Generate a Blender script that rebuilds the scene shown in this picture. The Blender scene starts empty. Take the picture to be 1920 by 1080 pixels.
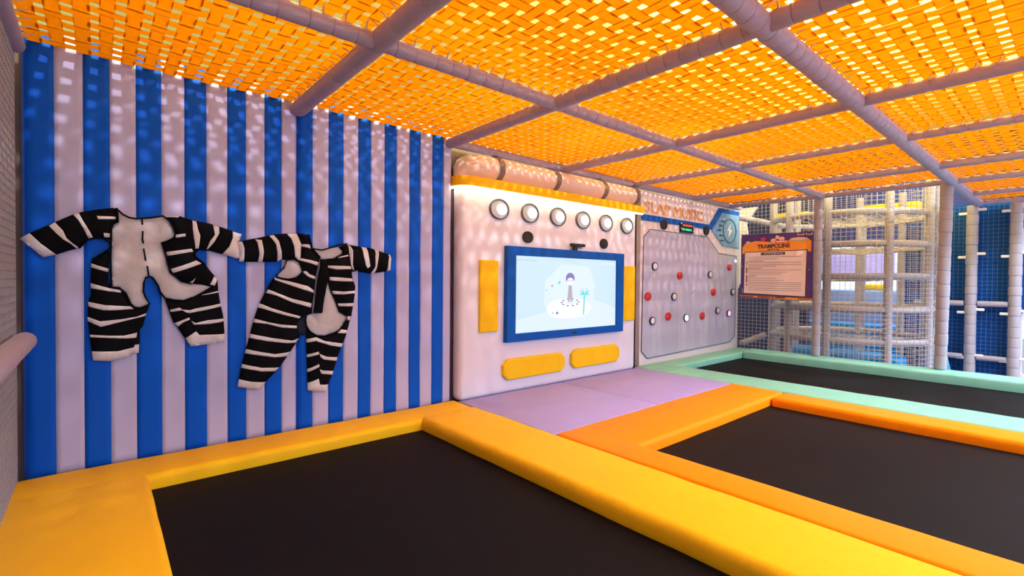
import bpy, bmesh, math, random
from mathutils import Vector, Matrix, noise
from mathutils.geometry import delaunay_2d_cdt
random.seed(7)
scn = bpy.context.scene
COL = scn.collection
PI = math.pi

# ------------------------------------------------------------------ camera
F_PX = 907.81
yaw, pitch, roll = math.radians(40.532), math.radians(-0.898), math.radians(-0.446)
fwd = Vector((math.sin(yaw)*math.cos(pitch), math.cos(yaw)*math.cos(pitch), math.sin(pitch)))
rgt = Vector((math.cos(yaw), -math.sin(yaw), 0))
dwn = fwd.cross(rgt)
r2 = rgt*math.cos(roll) + dwn*math.sin(roll)
d2 = dwn*math.cos(roll) - rgt*math.sin(roll)
cam = bpy.data.cameras.new('camera')
cam.sensor_width = 36.0
cam.lens = F_PX/1920*36.0
cam.clip_start = 0.02
cam_o = bpy.data.objects.new('camera', cam)
COL.objects.link(cam_o)
m = Matrix((r2, -d2, -fwd)).transposed().to_4x4()
m.translation = Vector((0, 0, 1.1))
cam_o.matrix_world = m
scn.camera = cam_o

# ------------------------------------------------------------------ world, lamps, exposure
scn.view_settings.view_transform = 'Standard'
scn.view_settings.look = 'None'
scn.view_settings.gamma = 1.0
scn.view_settings.use_curve_mapping = False
scn.view_settings.exposure = 0.22
w = bpy.data.worlds.new('hall_light')
scn.world = w
w.use_nodes = True
bg = w.node_tree.nodes['Background']
bg.inputs[0].default_value = (0.68, 0.83, 1.0, 1)
bg.inputs[1].default_value = 1.75

def area_lamp(name, loc, size, power, color=(1, 1, 1), rot=(0, 0, 0), sy=None):
    l = bpy.data.lights.new(name, 'AREA')
    l.energy = power; l.color = color; l.size = size
    if sy: l.shape = 'RECTANGLE'; l.size_y = sy
    o = bpy.data.objects.new(name, l)
    o.location = loc; o.rotation_euler = rot
    COL.objects.link(o)
    return o
# ceiling lamps of the upper deck, above the woven net
for lx in (0.35, 1.9, 3.4, 4.9, 6.6, 8.6):
    for ly in (2.75, 1.3, -0.2):
        l = bpy.data.lights.new('deck_lamp', 'POINT')
        l.energy = 6 if lx < 1 else (8 if lx < 3 else 11); l.color = (1.0, 0.86, 0.58); l.shadow_soft_size = 0.07
        o = bpy.data.objects.new('deck_lamp', l); o.location = (lx, ly, 3.35); COL.objects.link(o)
for lx, sy_, pw in ((0.1, 1.5, 230), (1.3, 1.2, 200), (2.4, 1.7, 200), (3.9, 1.4, 260), (5.6, 1.6, 260), (7.0, 1.4, 260)):
    l = bpy.data.lights.new('deck_spot', 'SPOT')
    l.energy = pw; l.color = (1.0, 0.94, 0.88); l.shadow_soft_size = 0.05; l.spot_size = 1.05; l.spot_blend = 0.6
    o = bpy.data.objects.new('deck_spot', l); o.location = (lx, sy_, 4.05); COL.objects.link(o)
    o.rotation_euler = (Vector((lx+0.25, 3.70, 1.75))-Vector((lx, sy_, 4.05))).to_track_quat('-Z', 'Y').to_euler()
for lx in (0.3, 1.9, 3.4, 4.9, 6.6, 8.8):
    for ly in (2.4, 0.3):
        area_lamp('ceiling_fill_light', (lx, ly, 3.25), 0.5, (40 if lx < 1 else (85 if 3 < lx < 6 else 68)), (1.0, 0.92, 0.66), (PI, 0, 0))  # added upward fill, unseen, brightens the ceiling behind the net holes
area_lamp('hall_fill_light', (12.4, 2.6, 4.1), 1.0, 160, (0.92, 0.93, 1.0))  # added fill light, out of view, brightens the hall beyond the tower
# added fill lights, unseen, over the open floor in front of the play frame
for lx, ly in ((4.5, -4.2), (7.5, -3.4), (10.5, -2.6)):
    area_lamp('hall_fill_light', (lx, ly, 4.6), 1.2, 420, (0.88, 0.92, 1.0))

# ------------------------------------------------------------------ materials
def lin(c):
    return tuple(((v/255)/12.92 if v/255 <= 0.04045 else ((v/255+0.055)/1.055)**2.4) for v in c)

MATS = {}
def mat(name, col, rough=0.6, var=0.08, vscale=6.0, bump=0.0, bscale=60.0, emit=None, estr=0.0, metal=0.0, trans=None, spec=0.3, sheen=0.0):
    mt = bpy.data.materials.new(name)
    mt.use_nodes = True
    nt = mt.node_tree
    b = nt.nodes['Principled BSDF']
    c = (*col, 1)
    b.inputs['Base Color'].default_value = c
    b.inputs['Roughness'].default_value = rough
    b.inputs['Metallic'].default_value = metal
    b.inputs['Specular IOR Level'].default_value = spec
    tc = nt.nodes.new('ShaderNodeTexCoord')
    if var > 0:
        n = nt.nodes.new('ShaderNodeTexNoise'); n.inputs['Scale'].default_value = vscale; n.inputs['Detail'].default_value = 5
        nt.links.new(tc.outputs['Object'], n.inputs['Vector'])
        mx = nt.nodes.new('ShaderNodeMix'); mx.data_type = 'RGBA'
        mx.inputs[6].default_value = tuple(v*(1-var) for v in col)+(1,)
        mx.inputs[7].default_value = tuple(min(1, v*(1+var)) for v in col)+(1,)
        nt.links.new(n.outputs['Fac'], mx.inputs[0])
        nt.links.new(mx.outputs[2], b.inputs['Base Color'])
    if bump > 0:
        n2 = nt.nodes.new('ShaderNodeTexNoise'); n2.inputs['Scale'].default_value = bscale; n2.inputs['Detail'].default_value = 4
        nt.links.new(tc.outputs['Object'], n2.inputs['Vector'])
        bp = nt.nodes.new('ShaderNodeBump'); bp.inputs['Strength'].default_value = bump; bp.inputs['Distance'].default_value = 0.01
        nt.links.new(n2.outputs['Fac'], bp.inputs['Height'])
        nt.links.new(bp.outputs['Normal'], b.inputs['Normal'])
    if emit:
        b.inputs['Emission Color'].default_value = (*emit, 1)
        b.inputs['Emission Strength'].default_value = estr
    if sheen:
        b.inputs['Sheen Weight'].default_value = sheen
    if trans:                                   # light shining through thin cloth
        out = nt.nodes['Material Output']
        tr = nt.nodes.new('ShaderNodeBsdfTranslucent'); tr.inputs['Color'].default_value = (*trans, 1)
        ms = nt.nodes.new('ShaderNodeMixShader'); ms.inputs[0].default_value = 0.82
        nt.links.new(b.outputs[0], ms.inputs[1]); nt.links.new(tr.outputs[0], ms.inputs[2])
        nt.links.new(ms.outputs[0], out.inputs['Surface'])
    MATS[name] = mt
    return mt

mat('blue_vinyl', (0.001, 0.085, 0.60), 0.55, 0.06, 3, 0.25, 9, spec=0.12)
mat('lilac_vinyl', (0.42, 0.415, 0.73), 0.5, 0.05, 3, 0.25, 9)
mat('taupe', (0.20, 0.155, 0.15), 0.8, 0.15, 9, 0.2, 30)
mat('yellow_vinyl', (0.83, 0.465, 0.008), 0.55, 0.07, 4, 0.3, 14, spec=0.14)
mat('orange_vinyl', (0.93, 0.255, 0.001), 0.55, 0.06, 4, 0.3, 14, spec=0.12)
mat('mint_vinyl', (0.20, 0.53, 0.46), 0.5, 0.10, 6, 0.3, 14)
mat('purple_vinyl', (0.33, 0.29, 0.68), 0.55, 0.08, 4, 0.3, 9)
mat('bed_black', (0.006, 0.005, 0.008), 0.6, 0.35, 20, 0.4, 420, spec=0.07)
mat('foam_lilac', (0.37, 0.33, 0.49), 0.6, 0.08, 8, 0.25, 40)
mat('foam_beige', (0.35, 0.33, 0.40), 0.6, 0.08, 8, 0.25, 40)
mat('net_orange', (0.80, 0.42, 0.004), 0.7, 0.10, 5, 0.3, 90, trans=(0.58, 0.315, 0.002))
mat('cord', (0.50, 0.46, 0.46), 0.8, 0)
mat('lace', (0.80, 0.68, 0.50), 0.7, 0)
mat('cord_blue', (0.10, 0.19, 0.40), 0.8, 0)
mat('cord_dark', (0.30, 0.275, 0.33), 0.8, 0)
mat('body_white', (0.69, 0.68, 0.85), 0.5, 0.05, 3, 0.2, 8)
mat('bolster_warm_cast', (0.74, 0.60, 0.56), 0.5, 0.05, 3, 0.2, 8)  # warm cast from the orange net is put into the base colour
mat('ledge_yellow', (0.90, 0.52, 0.004), 0.5, 0.05, 5, spec=0.15)
mat('strip_light', (1, 0.9, 0.6), 0.5, 0, emit=(1, 0.86, 0.5), estr=15)
mat('lamp_rim', (0.10, 0.11, 0.14), 0.35, 0, metal=0.6)
mat('lamp_cup', (0.42, 0.45, 0.52), 0.4, 0)
mat('lamp_glow', (1, 1, 1), 0.4, 0, emit=(1, 1, 1), estr=3.5)
mat('pad_yellow', (0.84, 0.52, 0.008), 0.6, 0.08, 5, 0.3, 20, spec=0.14)
mat('grille', (0.018, 0.016, 0.022), 0.7, 0.3, 60, 0.6, 300)
mat('frame_blue', (0.001, 0.085, 0.46), 0.5, 0.05, 4, spec=0.15)
mat('black_plastic', (0.012, 0.012, 0.014), 0.4, 0)
mat('screen', (0.02, 0.02, 0.02), 0.2, 0, emit=(0.66, 0.85, 0.96), estr=0.84)
mat('screen_pale', (0.02, 0.02, 0.02), 0.2, 0, emit=(0.77, 0.90, 0.975), estr=0.85)
mat('screen_white', (0.02, 0.02, 0.02), 0.2, 0, emit=(0.97, 0.98, 1), estr=0.86)
mat('screen_purple', (0.02, 0.02, 0.02), 0.2, 0, emit=(0.20, 0.16, 0.42), estr=1.0)
mat('screen_teal', (0.02, 0.02, 0.02), 0.2, 0, emit=(0.13, 0.62, 0.66), estr=1.0)
mat('screen_mauve', (0.02, 0.02, 0.02), 0.2, 0, emit=(0.45, 0.35, 0.42), estr=1.0)
mat('screen_grey', (0.02, 0.02, 0.02), 0.2, 0, emit=(0.48, 0.58, 0.66), estr=1.0)
mat('board_white', (0.66, 0.60, 0.70), 0.5, 0.04, 4)
mat('board_lilac', (0.43, 0.42, 0.62), 0.4, 0.06, 4)
mat('line_dark', (0.10, 0.10, 0.14), 0.6, 0)
mat('line_pale', (0.66, 0.65, 0.78), 0.5, 0)
mat('letter_orange', (0.82, 0.36, 0.07), 0.5, 0)
mat('icon_blue', (0.16, 0.33, 0.58), 0.5, 0.06, 5)
mat('navy_ink', (0.012, 0.03, 0.07), 0.6, 0)
mat('bolt_pale', (0.68, 0.62, 0.70), 0.5, 0)
mat('button_red', (0.55, 0.012, 0.02), 0.3, 0, spec=0.6)
mat('button_white', (0.70, 0.68, 0.82), 0.3, 0, spec=0.6)
mat('button_lit', (1, 1, 1), 0.3, 0, emit=(0.9, 0.97, 1), estr=2.2)
mat('button_pink', (0.9, 0.3, 0.7), 0.3, 0, emit=(1, 0.35, 0.75), estr=1.2)
mat('led_red', (0.3, 0, 0), 0.3, 0, emit=(1, 0.08, 0.03), estr=1.6)
mat('led_green', (0, 0.3, 0.1), 0.3, 0, emit=(0.05, 0.9, 0.42), estr=1.2)
mat('cloth_black', (0.0045, 0.0045, 0.007), 0.9, 0.3, 30, 0.4, 60, spec=0.06)
mat('cloth_white', (0.62, 0.60, 0.70), 0.8, 0.10, 25, 0.4, 60)
mat('lining', (0.48, 0.455, 0.53), 0.75, 0.14, 18, 0.6, 22)
mat('cloth_navy', (0.006, 0.010, 0.03), 0.8, 0.2, 20)
mat('sign_purple', (0.09, 0.045, 0.27), 0.5, 0.15, 8)
mat('sign_orange', (0.90, 0.36, 0.05), 0.5, 0.06, 6)
mat('sign_page', (0.84, 0.71, 0.73), 0.5, 0.05, 4)
mat('sign_ink', (0.10, 0.05, 0.07), 0.6, 0)
mat('sign_inkgrey', (0.34, 0.26, 0.30), 0.6, 0)
mat('sign_red', (0.62, 0.04, 0.08), 0.5, 0)
mat('sign_peach', (0.82, 0.55, 0.45), 0.5, 0)
mat('sign_sage', (0.52, 0.56, 0.42), 0.5, 0)
mat('panel_blue', (0.001, 0.06, 0.30), 0.5, 0.06, 2, spec=0.15)
mat('panel_navy', (0.022, 0.028, 0.09), 0.6, 0.1, 2)
mat('cushion_blue', (0.01, 0.22, 0.62), 0.45, 0.06, 3)
mat('slide_blue', (0.16, 0.48, 0.80), 0.3, 0.05, 3)
mat('white_plastic', (0.74, 0.72, 0.76), 0.4, 0.03, 4)
mat('upper_yellow', (0.96, 0.76, 0.17), 0.7, 0.05, 1.5)
mat('hall_floor', (0.22, 0.21, 0.25), 0.5, 0.08, 2)
mat('hall_wall', (0.36, 0.32, 0.42), 0.8, 0.08, 2)
mat('banner_violet', (0.40, 0.37, 0.88), 0.5, 0.25, 3)
mat('low_wall_blue', (0.20, 0.32, 0.66), 0.5, 0.1, 3)

# ------------------------------------------------------------------ mesh helpers
class MB:
    def __init__(s): s.v = []; s.f = []; s.mi = []; s.sm = []
    def add(s, vs, fs, mi=0, smooth=False):
        k = len(s.v); s.v += [tuple(p) for p in vs]
        for f in fs: s.f.append([i+k for i in f]); s.mi.append(mi); s.sm.append(smooth)
        return s
    def box(s, x0, x1, y0, y1, z0, z1, mi=0):
        v = [(x0, y0, z0), (x1, y0, z0), (x1, y1, z0), (x0, y1, z0), (x0, y0, z1), (x1, y0, z1), (x1, y1, z1), (x0, y1, z1)]
        return s.add(v, [(0, 3, 2, 1), (4, 5, 6, 7), (0, 1, 5, 4), (1, 2, 6, 5), (2, 3, 7, 6), (3, 0, 4, 7)], mi)
    def tube(s, pts, r, n=8, mi=0, cap=True, smooth=True):
        pts = [Vector(p) for p in pts]; rings = []; vs = []; fs = []
        rs = r if isinstance(r, (list, tuple)) else [r]*len(pts)
        for i, p in enumerate(pts):
            d = (pts[min(i+1, len(pts)-1)] - pts[max(i-1, 0)]).normalized()
            up = Vector((0, 0, 1)) if abs(d.z) < 0.9 else Vector((1, 0, 0))
            a = d.cross(up).normalized(); b = d.cross(a)
            for j in range(n):
                t = 2*PI*j/n; vs.append(p + (a*math.cos(t)+b*math.sin(t))*rs[i])
        for i in range(len(pts)-1):
            for j in range(n):
                fs.append((i*n+j, i*n+(j+1) % n, (i+1)*n+(j+1) % n, (i+1)*n+j))
        s.add(vs, fs, mi, smooth)
        if cap:
            k = len(s.v)-len(vs)
            s.f.append([k+j for j in range(n)][::-1]); s.mi.append(mi); s.sm.append(False)
            s.f.append([k+(len(pts)-1)*n+j for j in range(n)]); s.mi.append(mi); s.sm.append(False)
        return s
    def prism(s, poly, plane, a, b, mi=0):
        # poly in 2D, plane 'xz' (a..b along y), 'yz' (along x), 'xy' (along z)
        def P(p, t):
            return {'xz': (p[0], t, p[1]), 'yz': (t, p[0], p[1]), 'xy': (p[0], p[1], t)}[plane]
        n = len(poly)
        vs = [P(p, a) for p in poly]+[P(p, b) for p in poly]
        fs = [list(range(n)), list(range(2*n-1, n-1, -1))]+[(i, i+n, (i+1) % n+n, (i+1) % n) for i in range(n)]
        return s.add(vs, fs, mi)
    def build(s, name, material, parent=None, loc=None):
        me = bpy.data.meshes.new(name)
        me.from_pydata(s.v, [], s.f)
        for p, k, q in zip(me.polygons, s.mi, s.sm): p.material_index = k; p.use_smooth = q
        for mm in (material if isinstance(material, (list, tuple)) else [material]): me.materials.append(MATS[mm])
        me.update()
        bm = bmesh.new(); bm.from_mesh(me); bmesh.ops.recalc_face_normals(bm, faces=bm.faces); bm.to_mesh(me); bm.free()
        return link(name, me, parent, loc)

def link(name, me, parent=None, loc=None):
    o = bpy.data.objects.new(name, me)
    COL.objects.link(o)
    if parent is not None: o.parent = parent; o.matrix_parent_inverse = Matrix.Translation(-Vector(parent.location)) if parent.type == 'EMPTY' else Matrix()
    if loc is not None: o.location = loc
    return o
def tag(o, label=None, cat=None, group=None, kind=None):
    if label: o['label'] = label
    if cat: o['category'] = cat
    if group: o['group'] = group
    if kind: o['kind'] = kind
    return o
def thing(name, label, cat, loc=(0, 0, 0), group=None):
    o = bpy.data.objects.new(name, None); o.location = loc; o.empty_display_size = 0.1
    COL.objects.link(o)
    return tag(o, label, cat, group)
def rbox(name, x0, x1, y0, y1, z0, z1, material, parent=None, r=0.02, seg=3, puff=0.0, cuts=0, shape=None):
    """padded block: rounded edges, optionally puffed / reshaped"""
    bm = bmesh.new()
    bmesh.ops.create_cube(bm, size=1)
    for v in bm.verts:
        v.co = Vector(((x0+x1)/2+v.co.x*(x1-x0), (y0+y1)/2+v.co.y*(y1-y0), (z0+z1)/2+v.co.z*(z1-z0)))
    if r > 0: bmesh.ops.bevel(bm, geom=list(bm.edges), offset=r, segments=seg, profile=0.5, affect='EDGES')
    if cuts:
        L = max(range(3), key=lambda i: (x1-x0, y1-y0, z1-z0)[i])
        lo = (x0, y0, z0)[L]; hi = (x1, y1, z1)[L]
        nrm = Vector((L == 0, L == 1, L == 2))
        for i in range(1, cuts):
            c = Vector((0, 0, 0)); c[L] = lo+(hi-lo)*i/cuts
            bmesh.ops.bisect_plane(bm, geom=bm.verts[:]+bm.edges[:]+bm.faces[:], plane_co=c, plane_no=nrm)
    if shape:
        for v in bm.verts: v.co = Vector(shape(v.co))
    for f in bm.faces: f.smooth = True
    me = bpy.data.meshes.new(name); bm.to_mesh(me); bm.free()
    me.materials.append(MATS[material])
    return link(name, me, parent)

# foam sleeve segment, unit length along z, unit radius; shared by every padded pole
def sleeve_mesh(material):
    n = 14; prof = [(0.0, 0.90), (0.035, 0.985), (0.10, 1.0), (0.5, 1.012), (0.90, 1.0), (0.965, 0.985), (1.0, 0.90)]
    vs = [(rr*math.cos(2*PI*j/n), rr*math.sin(2*PI*j/n), z) for z, rr in prof for j in range(n)]
    fs = [(i*n+j, i*n+(j+1) % n, (i+1)*n+(j+1) % n, (i+1)*n+j) for i in range(len(prof)-1) for j in range(n)]
    fs += [list(range(n))[::-1], [(len(prof)-1)*n+j for j in range(n)]]
    me = bpy.data.meshes.new('sleeve'); me.from_pydata(vs, [], fs)
    for p in me.polygons: p.use_smooth = True
    me.materials.append(MATS[material]); return me
SLV = {k: sleeve_mesh(k) for k in ('foam_lilac', 'foam_beige')}
def padded_pole(root, p0, p1, r, seg, material='foam_lilac', name='sleeve', jitter=0.12):
    p0 = Vector(p0); p1 = Vector(p1); d = p1-p0; L = d.length; d.normalize()
    q = Vector((0, 0, 1)).rotation_difference(d)
    t = 0.0; n = max(1, round(L/seg)); ln = L/n
    cuts = [0]+[ln*(i+random.uniform(-jitter, jitter)) for i in range(1, n)]+[L]
    for a, b in zip(cuts[:-1], cuts[1:]):
        o = bpy.data.objects.new(name, SLV[material]); COL.objects.link(o)
        rr = r*random.uniform(0.97, 1.04)
        o.parent = root
        o.matrix_parent_inverse = Matrix.Translation(-Vector(root.location))
        o.rotation_mode = 'QUATERNION'; o.rotation_quaternion = q
        o.location = p0+d*a; o.scale = (rr, rr, (b-a)*1.0)
    return root

def text_mesh(name, body, size, material, parent, matrix, outline=0.0, extrude=0.002, width=None, bold=0.0):
    cu = bpy.data.curves.new(name, 'FONT'); cu.body = body; cu.size = size; cu.align_x = 'CENTER'; cu.align_y = 'CENTER'
    cu.resolution_u = 3
    if outline: cu.fill_mode = 'NONE'; cu.bevel_depth = outline; cu.bevel_resolution = 1; cu.extrude = 0
    else: cu.extrude = extrude; cu.offset = bold
    t = bpy.data.objects.new(name, cu); COL.objects.link(t)
    dg = bpy.context.evaluated_depsgraph_get()
    me = bpy.data.meshes.new_from_object(t.evaluated_get(dg))
    COL.objects.unlink(t); bpy.data.objects.remove(t); bpy.data.curves.remove(cu)
    xs = [v.co.x for v in me.vertices]; wd = max(xs)-min(xs)
    sx = (width/wd) if width else 1.0
    cx = (max(xs)+min(xs))/2
    for v in me.vertices: v.co.x = (v.co.x-cx)*sx; v.co = matrix @ v.co
    me.materials.clear(); me.materials.append(MATS[material]); me.name = name
    return link(name, me, parent)
XZ = lambda x, y, z: Matrix.Translation((x, y, z)) @ Matrix.Rotation(PI/2, 4, 'X')           # faces -y
YZ = lambda x, y, z: Matrix.Translation((x, y, z)) @ Matrix.Rotation(-PI/2, 4, 'Z') @ Matrix.Rotation(PI/2, 4, 'X')   # faces -x
def ellipse(cx, cz, rx, rz, n=28, a0=0, a1=2*PI):
    return [(cx+rx*math.cos(a0+(a1-a0)*i/n), cz+rz*math.sin(a0+(a1-a0)*i/n)) for i in range(n)]

# ---- traced outlines of the two suits, in wall coordinates (x, z) in metres
# ------------------------------------------------------------------ setting
tag(MB().box(-8, 22, -9, 12, -0.62, -0.60).build('floor', 'hall_floor'), kind='structure')
tag(MB().box(-0.40, 8.25, 3.83, 3.93, -0.6, 2.42).build('wall_back', 'taupe'), kind='structure')
tag(MB().box(-1.6, -1.5, -6.5, 4.5, -0.6, 4.2).build('wall_left', 'hall_wall'), kind='structure')
tag(MB().box(-2.5, 16.0, -1.9, 9.0, 4.20, 4.28).build('ceiling', 'upper_yellow'), kind='structure')

# striped padded wall: two pads, twelve sewn stripes each
STR = [-0.312, -0.182, -0.062, 0.056, 0.177, 0.302, 0.421, 0.541, 0.660, 0.772, 0.888, 1.000, 1.109,
       1.215, 1.333, 1.448, 1.566, 1.673, 1.788, 1.898, 2.017, 2.124, 2.241, 2.357, 2.453]
def stripe_mesh(x0, x1, z0, z1, y, edge0, edge1):
    nx, nz = 5, 44; vs = []; fs = []
    for k in range(nz+1):
        for i in range(nx+1):
            x = x0+(x1-x0)*i/nx; z = z0+(z1-z0)*k/nz
            dy = 0.006*noise.noise((x*2.2, z*2.6, 3.1))+0.0025*noise.noise((x*9, z*7, 8.2))
            e = min((x-STR[0] if x < 1.109 else x-1.109), (1.109-x if x < 1.109 else STR[-1]-x), z1-z, 1)
            if e < 0.03: dy += 0.028*(1-max(e, 0)/0.03)**2
            vs.append((x, y+dy, z))
    for k in range(nz):
        for i in range(nx): a = k*(nx+1)+i; fs.append((a, a+1, a+nx+2, a+nx+1))
    n0 = len(vs)
    ring = [i for i in range(nx+1)]+[k*(nx+1)+nx for k in range(1, nz+1)]+[nz*(nx+1)+i for i in range(nx-1, -1, -1)]+[k*(nx+1) for k in range(nz-1, 0, -1)]
    vs += [(vs[i][0], y+0.075, vs[i][2]) for i in ring]
    m_ = len(ring)
    for j in range(m_): fs.append((ring[j], n0+j, n0+(j+1) % m_, ring[(j+1) % m_]))
    return vs, fs
for half, lab in ((0, 'blue and lilac striped wall pad behind the spread-out costume, beside the left net'),
                  (1, 'blue and lilac striped wall pad between the seam and the screen unit')):
    a = half*12
    root = thing('striped_wall_pad', lab, 'wall pad', (STR[a], 3.72, 0))
    for i in range(a, a+12):
        b = MB(); vs, fs = stripe_mesh(STR[i], STR[i+1], -0.02, 2.46, 3.712, i == a, i == a+11)
        b.add(vs, fs, 0, True)
        b.build('stripe', 'blue_vinyl' if i % 2 == 0 else 'lilac_vinyl', root)

# ------------------------------------------------------------------ trampolines and floor mats
def wob(amp, s, seed):
    return lambda c: (c.x+amp*noise.noise((c.y*s, seed, c.z*3)), c.y+amp*noise.noise((seed, c.x*s, c.z*3)), c.z+amp*0.8*noise.noise((c.x*s, c.y*s, seed)))
def bed(root, x0, x1, y0, y1, z):
    o = MB(); n = 24; vs = []; fs = []
    for j in range(n+1):
        for i in range(n+1):
            u, v = i/n, j/n
            vs.append((x0+(x1-x0)*u, y0+(y1-y0)*v, z-0.012*16*u*(1-u)*v*(1-v)))
    for j in range(n):
        for i in range(n): a = j*(n+1)+i; fs.append((a, a+1, a+n+2, a+n+1))
    o.add(vs, fs, 0, True)
    o.box(x0, x1, y0, y1, z-0.06, z-0.05)
    return o.build('jumping_bed', 'bed_black', root)
t = thing('trampoline', 'black trampoline bed framed by yellow pads below the striped wall', 'trampoline', (1.1, 1.2, -0.6))
bed(t, 0.10, 2.1, -1.15, 3.45, -0.085)
rbox('pad', -0.36, 0.212, -1.5, 3.44, -0.12, 0.0, 'yellow_vinyl', t, 0.035, 4, cuts=24, shape=wob(0.006, 4, 2))
rbox('pad', -0.36, 2.485, 3.345, 3.715, -0.12, 0.0, 'yellow_vinyl', t, 0.035, 4, cuts=20, shape=wob(0.006, 4, 2))
rbox('pad', 1.935, 2.487, -1.5, 3.40, -0.12, 0.012, 'yellow_vinyl', t, 0.05, 5, cuts=26, shape=wob(0.007, 4, 3))
rbox('pad', 0.212, 1.935, -1.5, -1.1, -0.12, 0.0, 'yellow_vinyl', t, 0.035, 4)
MB().box(-0.30, 2.46, -1.45, 3.70, -0.60, -0.17).build('frame_box', 'taupe', t)

t = thing('trampoline', 'black trampoline bed framed by orange pads beside the purple mats', 'trampoline', (3.9, 0.4, -0.6))
bed(t, 2.70, 5.05, -1.15, 2.06, -0.085)
rbox('pad', 2.503, 2.775, -1.5, 2.02, -0.12, 0.0, 'orange_vinyl', t, 0.02, 4, cuts=18, shape=wob(0.005, 4, 5))
rbox('pad', 2.503, 5.25, 1.905, 2.440, -0.12, 0.0, 'orange_vinyl', t, 0.03, 4, cuts=20, shape=wob(0.005, 4, 5))
rbox('pad', 4.90, 5.245, -1.5, 1.90, -0.12, 0.0, 'orange_vinyl', t, 0.035, 4, cuts=18, shape=wob(0.006, 4, 6))
rbox('pad', 2.775, 4.90, -1.5, -1.1, -0.12, 0.0, 'orange_vinyl', t, 0.03, 4)
MB().box(2.50, 5.24, -1.45, 2.43, -0.60, -0.17).build('frame_box', 'taupe', t)

t = thing('trampoline', 'black trampoline bed framed by mint green pads below the button board', 'trampoline', (6.6, 1.2, -0.6))
bed(t, 5.70, 7.80, -1.15, 3.50, -0.085)
rbox('pad', 5.255, 5.79, -1.5, 3.50, -0.12, 0.0, 'mint_vinyl', t, 0.02, 4, cuts=24, shape=wob(0.005, 4, 8))
rbox('pad', 5.255, 8.20, 3.405, 3.725, -0.12, 0.0, 'mint_vinyl', t, 0.03, 4, cuts=24, shape=wob(0.005, 4, 8))
rbox('pad', 7.66, 7.95, -1.5, 3.40, -0.12, 0.03, 'mint_vinyl', t, 0.03, 4, cuts=24, shape=lambda c: (c.x, c.y, c.z+(0.02*(c.x-7.66)/0.29 if c.z > -0.02 else 0)+0.004*noise.noise((c.x*4, c.y*4, 3))))
rbox('pad', 5.79, 7.66, -1.5, -1.1, -0.12, 0.0, 'mint_vinyl', t, 0.03, 4)
MB().box(5.26, 7.93, -1.45, 3.72, -0.60, -0.17).build('frame_box', 'taupe', t)

tag(rbox('floor_mat', 2.490, 3.834, 2.445, 3.66, -0.60, -0.004, 'purple_vinyl', None, 0.012, 2), 'purple vinyl floor mat next to the yellow pad, in front of the screen', 'mat', 'purple floor mats')
tag(rbox('floor_mat', 3.838, 5.250, 2.445, 3.66, -0.60, -0.004, 'purple_vinyl', None, 0.012, 2), 'purple vinyl floor mat next to the mint pad, in front of the screen', 'mat', 'purple floor mats')

# ------------------------------------------------------------------ overhead frame: padded beams and woven net panels
ZB = 2.33
VX = [-0.33, 1.11, 2.42, 3.92, 5.19, 6.65, 7.79, 9.05, 10.15]
UY = [3.68, 2.37, 1.0, -0.37]
vr = [0.042, 0.055, 0.048, 0.042, 0.032, 0.040, 0.034, 0.032, 0.032]
vs_ = [0.30, 0.26, 0.11, 0.36, 0.13, 0.34, 0.16, 0.2, 0.2]
vlab = ['along the left net', 'meeting the striped wall at its seam', 'meeting the corner between striped wall and screen unit', 'above the middle of the screen unit',
        'above the joint of screen unit and button board', 'above the middle of the button board', 'along the top of the two free-standing posts', 'just in front of the far blue wall, third from it', 'against the far blue wall']
vlab[7] = 'between the free-standing posts and the far blue wall'
for i, x in enumerate(VX):
    y1 = 3.70 if i < 7 else 1.0
    root = thing('padded_beam', 'lilac foam-wrapped overhead beam '+vlab[i], 'beam', (x, y1, ZB), 'padded overhead beams')
    padded_pole(root, (x, -0.45, ZB), (x, y1, ZB), vr[i], vs_[i])
for y, x1, r, sg, lb in ((2.37, 7.79, 0.043, 0.115, 'over the back half of the orange trampoline'), (1.0, 10.15, 0.055, 0.12, 'running towards the far blue wall, nearest the camera')):
    root = thing('padded_beam', 'lilac foam-wrapped cross beam '+lb, 'beam', (-0.3, y, ZB), 'padded overhead beams')
    padded_pole(root, (-0.30, y, ZB-0.005), (x1, y, ZB-0.005), r, sg)
root = thing('padded_beam', 'dusty foam-wrapped beam along the wall top above screen and button board', 'beam', (2.45, 3.70, 2.34), 'padded overhead beams')
padded_pole(root, (2.45, 3.72, 2.345), (8.2, 3.72, 2.345), 0.042, 0.4, 'foam_lilac')

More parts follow.
